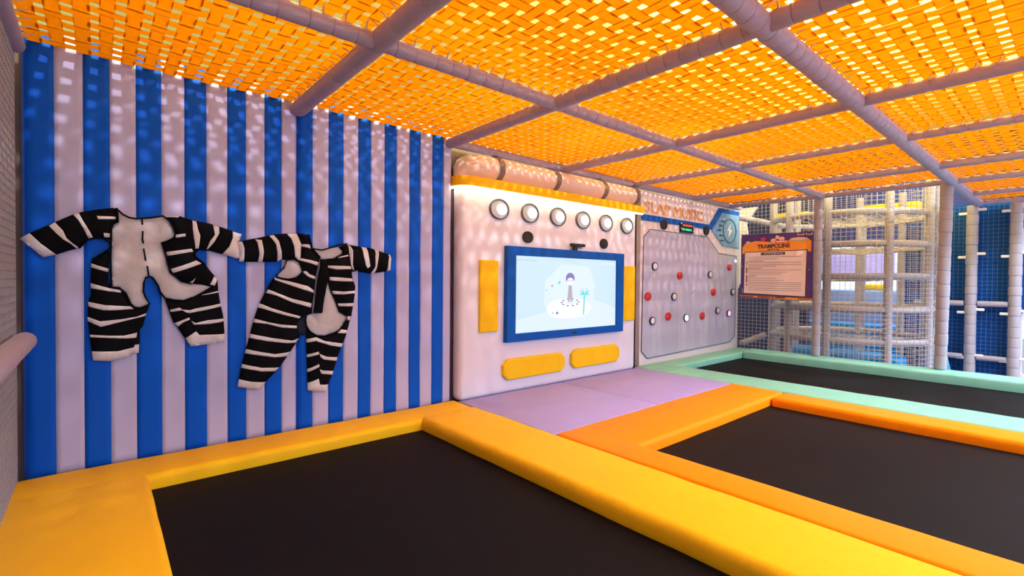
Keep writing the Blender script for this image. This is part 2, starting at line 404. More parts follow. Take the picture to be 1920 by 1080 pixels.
def woven_panel(root, x0, x1, y0, y1, z, sag, pitch=0.1, wd=0.0625):
    nx = max(4, round((x1-x0)/pitch)); ny = max(4, round((y1-y0)/pitch))
    def zz(x, y):
        u = (x-x0)/(x1-x0); v = (y-y0)/(y1-y0)
        return z-sag*4*u*(1-u)*(0.35+2.6*v*(1-v))+0.004*noise.noise((x*3, y*3, 1.7))
    def strap(along, c, k, n, L0, L1, w_):
        b = MB(); vs = []; fs = []
        pts = []
        for j in range(n):
            t = L0+(L1-L0)*(j+0.5)/n; s = 1 if (j+k) % 2 == 0 else -1
            hw = (L1-L0)/n*0.25
            pts += [(t-hw, s), (t+hw, s)]
        pts = [(L0-0.02, pts[0][1])]+pts+[(L1+0.02, pts[-1][1])]
        for t, s in pts:
            o_ = 0.0016*s*(1 if along == 'x' else -1)
            for q in (-1, 1):
                cc = c+q*w_/2
                x, y = (t, cc) if along == 'x' else (cc, t)
                zc = zz(min(max(x, x0), x1), min(max(y, y0), y1))+o_+0.0012*math.sin(t*37+c*91)
                vs.append((x, y, zc+0.0013)); vs.append((x, y, zc-0.0013))
        def quad(a, b2):
            return [(a, a+2, b2+2, b2), (a+1, b2+1, b2+3, a+3), (a, b2, b2+1, a+1), (a+2, a+3, b2+3, b2+2)]
        lower = -1 if along == 'x' else 1
        for j in range(len(pts)-1):
            # upper strap is cut away at crossings, so light shines through one layer
            if pts[j][1] == pts[j+1][1] == -lower and 0 < j < len(pts)-2: continue
            fs += quad(j*4, j*4+4)
        e = (len(pts)-1)*4
        fs += [(0, 1, 3, 2), (e, e+2, e+3, e+1)]
        b.add(vs, fs, 0, True)
        me = bpy.data.meshes.new('strap'); me.from_pydata(b.v, [], b.f); me.materials.append(MATS['net_orange'])
        link('strap', me, root)
    for k in range(ny): strap('x', y0+(y1-y0)*(k+0.5)/ny+random.uniform(-.004, .004), k, nx, x0, x1, wd*random.uniform(0.94, 1.06))
    for k in range(nx): strap('y', x0+(x1-x0)*(k+0.5)/nx+random.uniform(-.004, .004), k, ny, y0, y1, wd*random.uniform(0.94, 1.06))
def lacing(root, x0, x1, y0, y1, z):
    b = MB()
    for (ax, ay, bx, by, nx_, ny_) in ((x0, y0, x1, y0, 0, 1), (x0, y1, x1, y1, 0, -1), (x0, y0, x0, y1, 1, 0), (x1, y0, x1, y1, -1, 0)):
        if ay > 3.6 and by > 3.6: continue
        L = math.hypot(bx-ax, by-ay); n = int(L/0.1)
        for k in range(n):
            f = (k+0.5)/n; px, py = ax+(bx-ax)*f, ay+(by-ay)*f
            tx, ty = (bx-ax)/L*0.012, (by-ay)/L*0.012
            b.tube([(px+nx_*0.055-tx, py+ny_*0.055-ty, z-0.004), (px+nx_*0.035-tx, py+ny_*0.035-ty, z-0.010), (px, py, z-0.022), (px-nx_*0.02, py-ny_*0.02, z-0.03)], 0.005, 4)
    tag(b.build('lacing', 'lace', root), kind='stuff')
cl = ['beside left net', 'right of wall-seam beam', 'above near purple mat', 'above far purple mat', 'over near mint pads', 'over far mint pads', 'past free-standing posts', 'against far blue wall']
rl = ['row along back wall', 'middle row', 'row nearest camera']
for rI in range(3):
    for c in range(8):
        if rI < 2 and c > 5: continue
        root = thing('woven_net_panel', 'orange woven ceiling net %s, %s' % (cl[c], rl[rI]), 'net', (VX[c], UY[rI+1], 2.40), 'woven ceiling nets')
        woven_panel(root, VX[c]+0.02, VX[c+1]-0.02, UY[rI+1]+0.02, UY[rI]-0.02 if rI else 3.705, 2.380, 0.020)
        lacing(root, VX[c]+0.03, VX[c+1]-0.03, UY[rI+1]+0.03, UY[rI]-0.03, 2.378)

# ------------------------------------------------------------------ screen unit
Y0 = 3.65
u = thing('screen_wall_unit', 'off-white padded console wall with six round lamps and a yellow ledge', 'game unit', (3.84, 3.72, 0))
def bshape(c):
    return (c.x, c.y, c.z)
rbox('body', 2.502, 5.195, 3.65, 3.80, -0.02, 2.06, 'body_white', u, 0.055, 6)
# ledge with rounded left end
led = [(2.455, 3.80), (2.455, 3.70)]+[(2.605-0.15*math.cos(a), 3.70-0.13*math.sin(a)) for a in [i*PI/16 for i in range(1, 9)]]+[(5.24, 3.57), (5.24, 3.80)]
lo = MB().prism(led, 'xy', 1.955, 2.045).build('ledge', 'ledge_yellow', u)
ll = [(2.475, 3.78), (2.475, 3.70)]+[(2.605-0.13*math.cos(a), 3.70-0.115*math.sin(a)) for a in [i*PI/16 for i in range(1, 9)]]+[(5.22, 3.585), (5.22, 3.78)]
strip = MB()
for i in range(len(ll)-2):
    p, q = ll[i], ll[i+1]
    strip.tube([(p[0], p[1], 1.948), (q[0], q[1], 1.948)], 0.010, 6)
strip.build('ledge_light', 'strip_light', u)
# bolster on top
bo = MB(); nb = 60; na = 14; vs = []; fs = []
for i in range(nb+1):
    x = 2.515+(5.20-2.515)*i/nb
    s = math.sqrt(max(0.0, 1-((2.80-x)/0.285)**2)) if x < 2.80 else 1.0
    s = max(s, 0.05)
    for j in range(na+1):
        a = PI*j/na
        vs.append((x, 3.80-0.0-(0.20*s)*math.sin(a)**0.9 if 0 < j < na else 3.80, 2.045+(0.125-0.125*math.cos(a))*(0.35+0.65*s)*1.04))
for i in range(nb):
    for j in range(na): a = i*(na+1)+j; fs.append((a, a+1, a+na+2, a+na+1))
fs.append([nb*(na+1)+j for j in range(na+1)])
bo.add(vs, fs, 0, True)
bol = bo.build('bolster', 'bolster_warm_cast', u)
for x in (2.955, 3.73, 4.53, 5.165):
    bn = MB(); vs = []; fs = []
    for k, xx in enumerate((x-0.034, x+0.034)):
        for j in range(na+1):
            a = PI*j/na
            vs.append((xx, 3.80-0.206*math.sin(a)**0.9 if 0 < j < na else 3.80, 2.044+(0.125-0.125*math.cos(a))*1.065))
    for j in range(na): fs.append((j, j+1, na+2+j, na+1+j))
    bn.add(vs, fs, 0, True)
    bb = bn.build('band', 'taupe', bol)
# six round lamps
for x in (2.944, 3.346, 3.754, 4.159, 4.566, 4.972):
    lm = MB(); n = 28; rx, rz, z = 0.118, 0.098, 1.786
    prof = [(1.0, 0.004), (1.02, -0.018), (0.93, -0.024), (0.86, -0.012)]
    vs = [(x+rx*f*math.cos(2*PI*j/n), Y0+d, z+rz*f*math.sin(2*PI*j/n)) for f, d in prof for j in range(n)]
    fs = [(i*n+j, i*n+(j+1) % n, (i+1)*n+(j+1) % n, (i+1)*n+j) for i in range(3) for j in range(n)]
    lm.add(vs, fs, 0, True)
    lo = lm.build('lamp', 'lamp_rim', u)
    MB().prism(ellipse(x, z, rx*0.88, rz*0.88), 'xz', Y0-0.013, Y0-0.004).build('reflector', 'lamp_cup', lo)
    g = MB(); pr = [(0.50, -0.013), (0.47, -0.022), (0.30, -0.028), (0.0, -0.030)]
    vs = [(x+rx*(0.02+f)*math.cos(2*PI*j/n)+0.030, Y0+d, z+rz*(0.02+f)*math.sin(2*PI*j/n)) for f, d in pr for j in range(n)]
    g.add(vs, [(i*n+j, i*n+(j+1) % n, (i+1)*n+(j+1) % n, (i+1)*n+j) for i in range(3) for j in range(n)], 0, True)
    g.build('bulb', 'lamp_glow', lo)
# speakers
for x in (3.323, 4.536):
    sp = MB().prism(ellipse(x, 1.540, 0.073, 0.060), 'xz', Y0-0.010, Y0+0.005).build('speaker', 'grille', u)
# four yellow pads
for (x0, x1, z0, z1) in ((2.708, 2.930, 0.607, 1.291), (4.895, 5.139, 0.612, 1.289)):
    rbox('cushion', x0, x1, Y0-0.028, Y0+0.01, z0, z1, 'pad_yellow', u, 0.012, 3)
for (x0, x1, z0, z1) in ((2.992, 3.868, 0.118, 0.325), (3.969, 4.829, 0.126, 0.338)):
    ch = 0.065; cz = 0.055
    poly = [(x0+ch, z0), (x1-ch, z0), (x1, z0+cz), (x1, z1-cz), (x1-ch, z1), (x0+ch, z1), (x0, z1-cz), (x0, z0+cz)]
    sc = lambda f: [((px-(x0+x1)/2)*(1-f/(x1-x0))+(x0+x1)/2, (pz-(z0+z1)/2)*(1-f/(z1-z0))+(z0+z1)/2) for px, pz in poly]
    b = MB(); rings = [(poly, Y0+0.005), (poly, Y0-0.022), (sc(0.012), Y0-0.030), (sc(0.03), Y0-0.033)]
    vs = [(p[0], y, p[1]) for pl, y in rings for p in pl]
    fs = [(i*8+j, i*8+(j+1) % 8, (i+1)*8+(j+1) % 8, (i+1)*8+j) for i in range(3) for j in range(8)]+[[24+j for j in range(8)]]
    b.add(vs, fs); b.build('cushion', 'pad_yellow', u)

# television with blue surround
tv = thing('television', 'large glowing video screen in a thick blue surround', 'screen', (3.93, 3.64, 0.49))
fr = MB(); o_ = [(3.013, 0.493), (4.858, 0.493), (4.868, 1.432), (3.018, 1.437)]; i_ = [(3.125, 0.573), (4.735, 0.573), (4.737, 1.347), (3.127, 1.347)]
vs = [(p[0], Y0+0.005, p[1]) for p in o_]+[(p[0], Y0-0.055, p[1]) for p in o_]+[(p[0], Y0-0.055, p[1]) for p in i_]+[(p[0], Y0-0.030, p[1]) for p in i_]
fs = [(k*4+j, k*4+(j+1) % 4, (k+1)*4+(j+1) % 4, (k+1)*4+j) for k in range(3) for j in range(4)]
fr.add(vs, fs); sfr = fr.build('surround', 'frame_blue', tv)
MB().prism(ellipse(3.98, 0.532, 0.045, 0.010, 16), 'xz', Y0-0.058, Y0-0.05).build('badge', 'black_plastic', sfr)
ds = MB().box(3.11, 4.75, Y0-0.030, Y0+0.004, 0.56, 1.36).build('display', 'screen', tv)
YS = Y0-0.031
def glyph(poly, material, d):
    MB().prism(poly, 'xz', YS-0.0006*d-0.0004, YS-0.0006*d+0.0003).build('picture_shape', material, ds)
glyph([(3.13, 0.575), (4.73, 0.575), (4.73, 0.78), (4.30, 0.90), (3.13, 0.70)], 'screen_pale', 1)
glyph([(3.55, 1.10), (3.80, 1.28), (4.25, 1.26), (4.35, 1.05), (4.30, 0.80), (4.05, 0.70), (3.70, 0.71), (3.53, 0.85)], 'screen_pale', 1)
glyph(ellipse(3.93, 0.80, 0.36, 0.115), 'screen_white', 2)
for k in range(10):
    glyph(ellipse(3.935+0.135*math.cos(k*PI/5), 0.865+0.038*math.sin(k*PI/5), 0.020, 0.007, 8), 'screen_purple', 4)
glyph(ellipse(3.935, 0.870, 0.075, 0.028), 'screen_pale', 3)
glyph([(3.890, 0.90), (3.97, 0.90), (3.955, 1.05), (3.905, 1.05)], 'screen_mauve', 5)
glyph([(3.900, 0.87), (3.925, 0.87), (3.925, 0.90), (3.900, 0.90)], 'screen_mauve', 5)
glyph([(3.940, 0.87), (3.965, 0.87), (3.965, 0.90), (3.940, 0.90)], 'screen_mauve', 5)
glyph(ellipse(3.930, 1.128, 0.070, 0.060), 'screen_purple', 5)
glyph(ellipse(3.932, 1.095, 0.052, 0.040), 'screen_white', 6)
glyph(ellipse(3.905, 1.100, 0.007, 0.008, 8), 'screen_purple', 7); glyph(ellipse(3.950, 1.100, 0.007, 0.008, 8), 'screen_purple', 7)
for a in range(7):
    t_ = -0.3+a*0.62
    c_ = (4.17+0.010*math.cos(t_), 0.955); e_ = (4.17+0.085*math.cos(t_), 0.955+0.07*math.sin(t_)+0.01)
    glyph([(c_[0], c_[1]-0.012), (e_[0], e_[1]-0.004), (e_[0], e_[1]+0.006), (c_[0], c_[1]+0.012)], 'screen_teal', 5+a % 3)
glyph([(4.145, 0.72), (4.165, 0.72), (4.18, 0.95), (4.155, 0.95)], 'screen_teal', 4)
for x, z, rr, mm in ((3.65, 1.045, 0.016, 'screen_mauve'), (3.73, 0.755, 0.018, 'screen_purple'), (3.76, 1.08, 0.02, 'screen_teal'), (3.66, 0.755, 0.012, 'screen_teal'), (3.57, 1.00, 0.014, 'screen_grey')):
    glyph(ellipse(x, z, rr, rr*0.8, 10), mm, 5)
for k in range(3): glyph([(3.15+k*0.10, 1.300), (3.23+k*0.10, 1.300), (3.23+k*0.10, 1.312), (3.15+k*0.10, 1.312)], 'screen_grey', 3)
for k in range(4): glyph(ellipse(4.50+k*0.065, 1.305, 0.014, 0.012, 10), 'screen_white', 3)
glyph([(3.84, 1.315), (4.02, 1.315), (4.02, 1.322), (3.84, 1.322)], 'screen_grey', 3)

dc = thing('motion_sensor', 'small black motion sensor standing on the screen surround', 'sensor', (4.0, 3.61, 1.435))
b_ = rbox('sensor_bar', 3.925, 4.145, 3.585, 3.625, 1.478, 1.512, 'black_plastic', dc, 0.008, 2)
MB().box(3.965, 4.02, 3.592, 3.620, 1.434, 1.480).build('stand', 'black_plastic', dc)
MB().box(4.02, 4.09, 3.590, 3.620, 1.462, 1.472).build('tilt_arm', 'black_plastic', dc)

# ------------------------------------------------------------------ slap music button board
YB = 3.735
s = thing('button_board', 'pale lilac arcade wall board with round red and white buttons, reading SLAP MUSIC', 'game board', (6.8, 3.77, 0))
MB().box(5.40, 8.205, YB, 3.80, -0.02, 2.285).build('backboard', 'board_white', s)
pan = [(5.605, 1.797), (5.463, 1.690), (5.436, 0.178), (5.570, 0.072), (7.915, 0.112), (8.10, 0.200), (8.115, 1.535), (7.505, 1.556), (7.14, 1.797)]
pf = MB().prism(pan, 'xz', YB-0.010, YB).build('play_face', 'board_lilac', s)
ed = MB()
for i in range(len(pan)):
    p, q = pan[i], pan[(i+1) % len(pan)]
    ed.tube([(p[0], YB-0.010, p[1]), (q[0], YB-0.010, q[1])], 0.0055, 5)
ed.build('edge_line', 'line_dark', pf)
MB().box(6.760, 6.763, YB-0.012, YB-0.009, 0.10, 1.79).build('face_joint', 'line_pale', pf)
YF = YB-0.0105
def trace(pts, w_=0.010):
    b = MB()
    for (xa, za), (xb, zb) in zip(pts[:-1], pts[1:]):
        d = Vector((xb-xa, zb-za)).normalized(); n_ = Vector((-d.y, d.x))*w_/2
        b.prism([(xa-n_.x, za-n_.y), (xb-n_.x, zb-n_.y), (xb+n_.x, zb+n_.y), (xa+n_.x, za+n_.y)], 'xz', YF-0.0015, YF+0.001)
    b.build('circuit_line', 'line_pale', pf)
for k in range(4):
    trace([(5.70+k*0.055, 0.11), (5.70+k*0.055, 0.72), (5.60+k*0.06, 0.84)])
    trace([(6.36+k*0.055, 0.11), (6.36+k*0.055, 0.70), (6.26+k*0.055, 0.80), (6.26+k*0.055, 1.06)])
    trace([(6.98+k*0.06, 0.12), (6.98+k*0.06, 0.70), (7.08+k*0.06, 0.78), (7.08+k*0.06, 0.90+0.03*k)])
    if k < 3: trace([(7.68+k*0.07, 0.14), (7.68+k*0.07, 0.76), (7.74+k*0.07, 0.82)])
trace([(5.72, 1.26), (5.72, 0.95)]); trace([(7.24, 1.18), (7.24, 0.98)])
hexa = [(6.74, 0.86), (6.83, 0.90), (6.83, 0.99), (6.74, 1.03), (6.65, 0.99), (6.65, 0.90)]
trace([(6.78, 1.02), (6.70, 0.94), (6.77, 0.95), (6.71, 0.87)], 0.022)
BT = [('w', 5.710, 1.304), ('r', 6.344, 1.189), ('w', 7.222, 1.214), ('r', 7.866, 1.343), ('r', 5.557, 0.900), ('w', 6.197, 0.887), ('r', 7.334, 0.941), ('w', 7.988, 0.937),
      ('w', 5.670, 0.570), ('r', 6.053, 0.613), ('W', 6.529, 0.572), ('r', 6.998, 0.581), ('w', 7.479, 0.646), ('p', 7.857, 0.588)]
MM = {'w': 'button_white', 'r': 'button_red', 'W': 'button_lit', 'p': 'button_pink'}
for c, x, z in BT:
    n = 20; rx, rz = 0.066, 0.056
    b = MB(); pr = [(1.0, 0.002), (1.0, -0.018), (0.82, -0.020), (0.80, -0.012)]
    b.add([(x+rx*f*math.cos(2*PI*j/n), YF+d, z+rz*f*math.sin(2*PI*j/n)) for f, d in pr for j in range(n)], [(i*n+j, i*n+(j+1) % n, (i+1)*n+(j+1) % n, (i+1)*n+j) for i in range(3) for j in range(n)], 0, True)
    o = b.build('button', 'button_red' if c == 'r' else 'navy_ink', s)  # dark rim paints in the shadow around the pale buttons
    g = MB(); pr = [(0.80, -0.012), (0.76, -0.019), (0.5, -0.022), (0.0, -0.023)]
    g.add([(x+rx*f*math.cos(2*PI*j/n), YF+d, z+rz*f*math.sin(2*PI*j/n)) for f, d in pr for j in range(n)], [(i*n+j, i*n+(j+1) % n, (i+1)*n+(j+1) % n, (i+1)*n+j) for i in range(3) for j in range(n)], 0, True)
    g.build('button_cap', MM[c], o)
# header stripe, icon plate
MB().prism([(5.405, 1.905), (5.405, 1.985), (7.20, 1.985), (7.50, 2.275), (8.205, 2.280), (8.205, 2.215), (7.60, 2.205), (7.27, 1.915)], 'xz', YB-0.012, YB).build('blue_stripe', 'frame_blue', s)
ic = MB().prism([(7.27, 1.912), (7.60, 2.203), (8.205, 2.213), (8.205, 1.667), (7.64, 1.680)], 'xz', YB-0.014, YB).build('icon_plate', 'icon_blue', s)
rg = MB(); n = 32
pts = [(7.855+0.222*math.cos(2*PI*j/n), YB-0.015, 1.935+0.190*math.sin(2*PI*j/n)) for j in range(n+1)]
rg.tube(pts, 0.0085, 5); rg.build('icon_ring', 'navy_ink', ic)
MB().prism([(7.90, 2.06), (7.76, 1.93), (7.84, 1.935), (7.80, 1.82), (7.95, 1.955), (7.87, 1.955)], 'xz', YB-0.018, YB-0.013).build('lightning_bolt', 'bolt_pale', ic)
for x, z in ((7.56, 2.075), (7.50, 2.00), (7.455, 1.925), (7.50, 1.845), (7.545, 1.765)):
    MB().box(x, x+0.11, YB-0.017, YB-0.013, z-0.012, z+0.010).build('speed_dash', 'navy_ink', ic)
text_mesh('lettering', 'SLAP MUSIC', 0.20, 'letter_orange', s, XZ(6.24, YB-0.004, 2.085), outline=0.0044, width=1.52)
for x in (5.927, 7.096):
    MB().prism(ellipse(x, 1.886, 0.078, 0.070), 'xz', YB-0.022, YB-0.005).build('speaker', 'grille', s)
ld = MB().box(6.340, 6.690, YB-0.030, YB-0.008, 1.812, 1.945).build('score_display', 'black_plastic', s)
for k in range(8): MB().box(6.395+k*0.032, 6.419+k*0.032, YB-0.032, YB-0.030, 1.905, 1.925).build('red_digit', 'led_red', ld)
for k, x in enumerate((6.375, 6.405, 6.455, 6.49, 6.525, 6.56, 6.60)): MB().box(x, x+0.024, YB-0.032, YB-0.030, 1.842, 1.868).build('green_digit', 'led_green', ld)
for x, z in ((6.345, 1.935), (6.685, 1.915), (6.345, 1.865), (6.685, 1.845)): MB().prism(ellipse(x, z, 0.012, 0.010, 10), 'xz', YB-0.034, YB-0.029).build('corner_screw', 'button_white', ld)
MB().prism(ellipse(8.083, 1.452, 0.022, 0.020, 12), 'xz', YB-0.02, YB-0.005).build('indicator', 'button_lit', s)
S1={'sleeve':([(-0.319,1.304),(-0.281,1.336),(-0.21,1.384),(-0.116,1.447),(-0.073,1.469),(-0.005,1.49),(0.066,1.508),(0.082,1.505),(0.089,1.48),(0.091,1.427),(0.073,1.421),(0.06,1.394),(0.058,1.32),(0.023,1.328),(-0.012,1.326),(-0.047,1.311),(-0.081,1.263),(-0.117,1.252),(-0.173,1.225),(-0.23,1.207)],[[(-0.319,1.304),(-0.281,1.336),(-0.236,1.281),(-0.176,1.223),(-0.23,1.207)],[(-0.205,1.382),(-0.181,1.404),(-0.146,1.356),(-0.133,1.317),(-0.107,1.288),(-0.079,1.265),(-0.091,1.26),(-0.117,1.287),(-0.146,1.308),(-0.178,1.345)],[(-0.105,1.453),(-0.081,1.464),(-0.066,1.425),(-0.036,1.364),(-0.021,1.329),(-0.04,1.321),(-0.063,1.38),(-0.083,1.421)],[(-0.005,1.453),(0.08,1.456),(0.08,1.442),(0.002,1.433)],[(0.026,1.357),(0.058,1.357),(0.058,1.334),(0.028,1.332)]]),'trouser_leg':([(-0.03,1.174),(-0.025,1.21),(-0.002,1.22),(0.043,1.259),(0.054,1.241),(0.047,1.144),(0.044,1.07),(0.06,1.049),(0.062,1.036),(0.096,1.04),(0.123,1.01),(0.147,0.944),(0.163,0.921),(0.195,0.915),(0.238,0.937),(0.236,0.922),(0.223,0.881),(0.207,0.805),(0.192,0.785),(0.19,0.694),(0.188,0.643),(0.15,0.644),(0.138,0.622),(0.049,0.606),(-0.024,0.618),(-0.029,0.672),(-0.038,0.76),(-0.047,0.858),(-0.045,0.954),(-0.032,1.002),(-0.033,1.065)],[[(-0.032,1.181),(0.001,1.166),(0.047,1.151),(0.046,1.13),(0.004,1.143),(-0.03,1.156)],[(-0.033,1.065),(0.05,1.036),(0.104,1.025),(0.104,1.01),(0.05,1.018),(-0.031,1.036)],[(-0.045,0.959),(0.031,0.938),(0.147,0.927),(0.163,0.911),(0.069,0.907),(0.023,0.908),(-0.043,0.932)],[(-0.047,0.872),(0.008,0.845),(0.107,0.853),(0.178,0.865),(0.225,0.884),(0.223,0.868),(0.146,0.849),(0.012,0.813),(-0.047,0.848)],[(-0.038,0.77),(0.049,0.759),(0.115,0.755),(0.178,0.768),(0.174,0.738),(0.122,0.737),(-0.036,0.755)],[(-0.029,0.672),(0.087,0.664),(0.162,0.681),(0.166,0.696),(0.188,0.696),(0.186,0.643),(0.152,0.644),(0.138,0.622),(0.049,0.606),(-0.024,0.618)]]),'body_panel':([(0.308,1.484),(0.393,1.49),(0.452,1.472),(0.556,1.456),(0.609,1.442),(0.692,1.417),(0.742,1.399),(0.73,1.355),(0.72,1.344),(0.73,1.296),(0.73,1.237),(0.706,1.234),(0.678,1.246),(0.627,1.26),(0.542,1.282),(0.494,1.285),(0.472,1.259),(0.477,1.233),(0.529,1.189),(0.577,1.123),(0.6,1.092),(0.602,1.056),(0.604,1.014),(0.615,0.94),(0.634,0.84),(0.64,0.729),(0.64,0.676),(0.525,0.666),(0.45,0.66),(0.422,0.713),(0.406,0.739),(0.381,0.786),(0.36,0.817),(0.34,0.882),(0.316,0.967),(0.361,0.959),(0.41,0.953),(0.461,0.974),(0.513,1.007),(0.564,1.043),(0.513,1.058),(0.453,1.063),(0.398,1.081),(0.345,1.127),(0.339,1.139),(0.325,1.223),(0.311,1.291),(0.301,1.318),(0.327,1.326),(0.36,1.348),(0.37,1.374),(0.36,1.417),(0.34,1.455)],[[(0.308,1.487),(0.393,1.491),(0.385,1.48),(0.316,1.476)],[(0.372,1.371),(0.422,1.38),(0.422,1.362),(0.372,1.351)],[(0.46,1.468),(0.481,1.465),(0.488,1.412),(0.501,1.372),(0.494,1.29),(0.477,1.287),(0.466,1.355),(0.46,1.415)],[(0.573,1.449),(0.609,1.439),(0.607,1.395),(0.578,1.336),(0.544,1.287),(0.538,1.29),(0.555,1.34),(0.582,1.383)],[(0.687,1.414),(0.742,1.399),(0.73,1.355),(0.727,1.312),(0.734,1.235),(0.706,1.234),(0.678,1.246),(0.627,1.26),(0.664,1.309),(0.685,1.368)],[(0.321,1.26),(0.455,1.286),(0.464,1.268),(0.327,1.235)],[(0.343,1.154),(0.401,1.176),(0.481,1.213),(0.511,1.194),(0.426,1.156),(0.351,1.127)],[(0.44,1.068),(0.459,1.081),(0.476,1.101),(0.463,1.068)],[(0.58,1.113),(0.6,1.092),(0.582,1.05),(0.555,1.058)],[(0.509,0.991),(0.557,1.004),(0.604,1.016),(0.606,1.006),(0.557,0.996),(0.513,0.989)],[(0.34,0.9),(0.389,0.913),(0.402,0.9),(0.444,0.894),(0.478,0.905),(0.618,0.932),(0.624,0.914),(0.513,0.889),(0.444,0.876),(0.427,0.879),(0.402,0.895),(0.344,0.885)],[(0.362,0.814),(0.44,0.848),(0.444,0.835),(0.41,0.819),(0.383,0.791)],[(0.45,0.827),(0.474,0.811),(0.539,0.826),(0.634,0.832),(0.636,0.813),(0.557,0.802),(0.465,0.801)],[(0.422,0.715),(0.476,0.757),(0.495,0.733),(0.64,0.729),(0.64,0.676),(0.525,0.666),(0.45,0.66)]])}
S1L=[[(0.113,1.473),(0.142,1.457),(0.172,1.453),(0.245,1.464),(0.308,1.482),(0.34,1.453),(0.36,1.415),(0.369,1.373),(0.36,1.348),(0.327,1.326),(0.3,1.319),(0.319,1.247),(0.331,1.184),(0.343,1.14),(0.345,1.127),(0.398,1.078),(0.453,1.062),(0.513,1.057),(0.562,1.044),(0.513,1.008),(0.461,0.975),(0.41,0.954),(0.361,0.961),(0.316,0.972),(0.292,1.011),(0.281,1.051),(0.265,1.08),(0.255,1.099),(0.236,1.109),(0.22,1.099),(0.211,1.07),(0.211,1.06),(0.209,1.014),(0.219,0.979),(0.239,0.938),(0.195,0.915),(0.163,0.921),(0.147,0.944),(0.125,1.005),(0.096,1.038),(0.064,1.043),(0.06,1.051),(0.059,1.213),(0.06,1.385),(0.091,1.425),(0.088,1.48),(0.082,1.507)]]
S1P=[[(0.082,1.507),(0.113,1.473),(0.142,1.457),(0.172,1.453),(0.245,1.464),(0.308,1.482),(0.34,1.453),(0.36,1.415),(0.369,1.373),(0.36,1.348),(0.327,1.326),(0.3,1.319),(0.319,1.247),(0.331,1.184),(0.347,1.135),(0.398,1.078),(0.453,1.062)],[(0.082,1.507),(0.088,1.48),(0.091,1.427),(0.071,1.414),(0.06,1.385),(0.056,1.213),(0.059,1.051),(0.064,1.041),(0.096,1.038),(0.125,1.005),(0.147,0.944),(0.163,0.921),(0.195,0.915),(0.239,0.938),(0.219,0.979),(0.209,1.014),(0.211,1.06),(0.211,1.07),(0.22,1.099),(0.236,1.109),(0.255,1.099),(0.265,1.08),(0.281,1.051),(0.292,1.011),(0.316,0.972),(0.361,0.96),(0.41,0.954),(0.461,0.974)],[(-0.081,1.263),(-0.047,1.311),(-0.012,1.326),(0.023,1.326),(0.051,1.306),(0.056,1.278),(0.043,1.257),(-0.002,1.22)],[(0.542,1.282),(0.494,1.284),(0.472,1.259),(0.478,1.234),(0.529,1.189)]]
S1D=[[(0.204,1.454),(0.206,1.42)],[(0.207,1.382),(0.206,1.329),(0.211,1.308)],[(0.211,1.276),(0.221,1.202)],[(0.229,1.171),(0.233,1.133),(0.236,1.111)]]
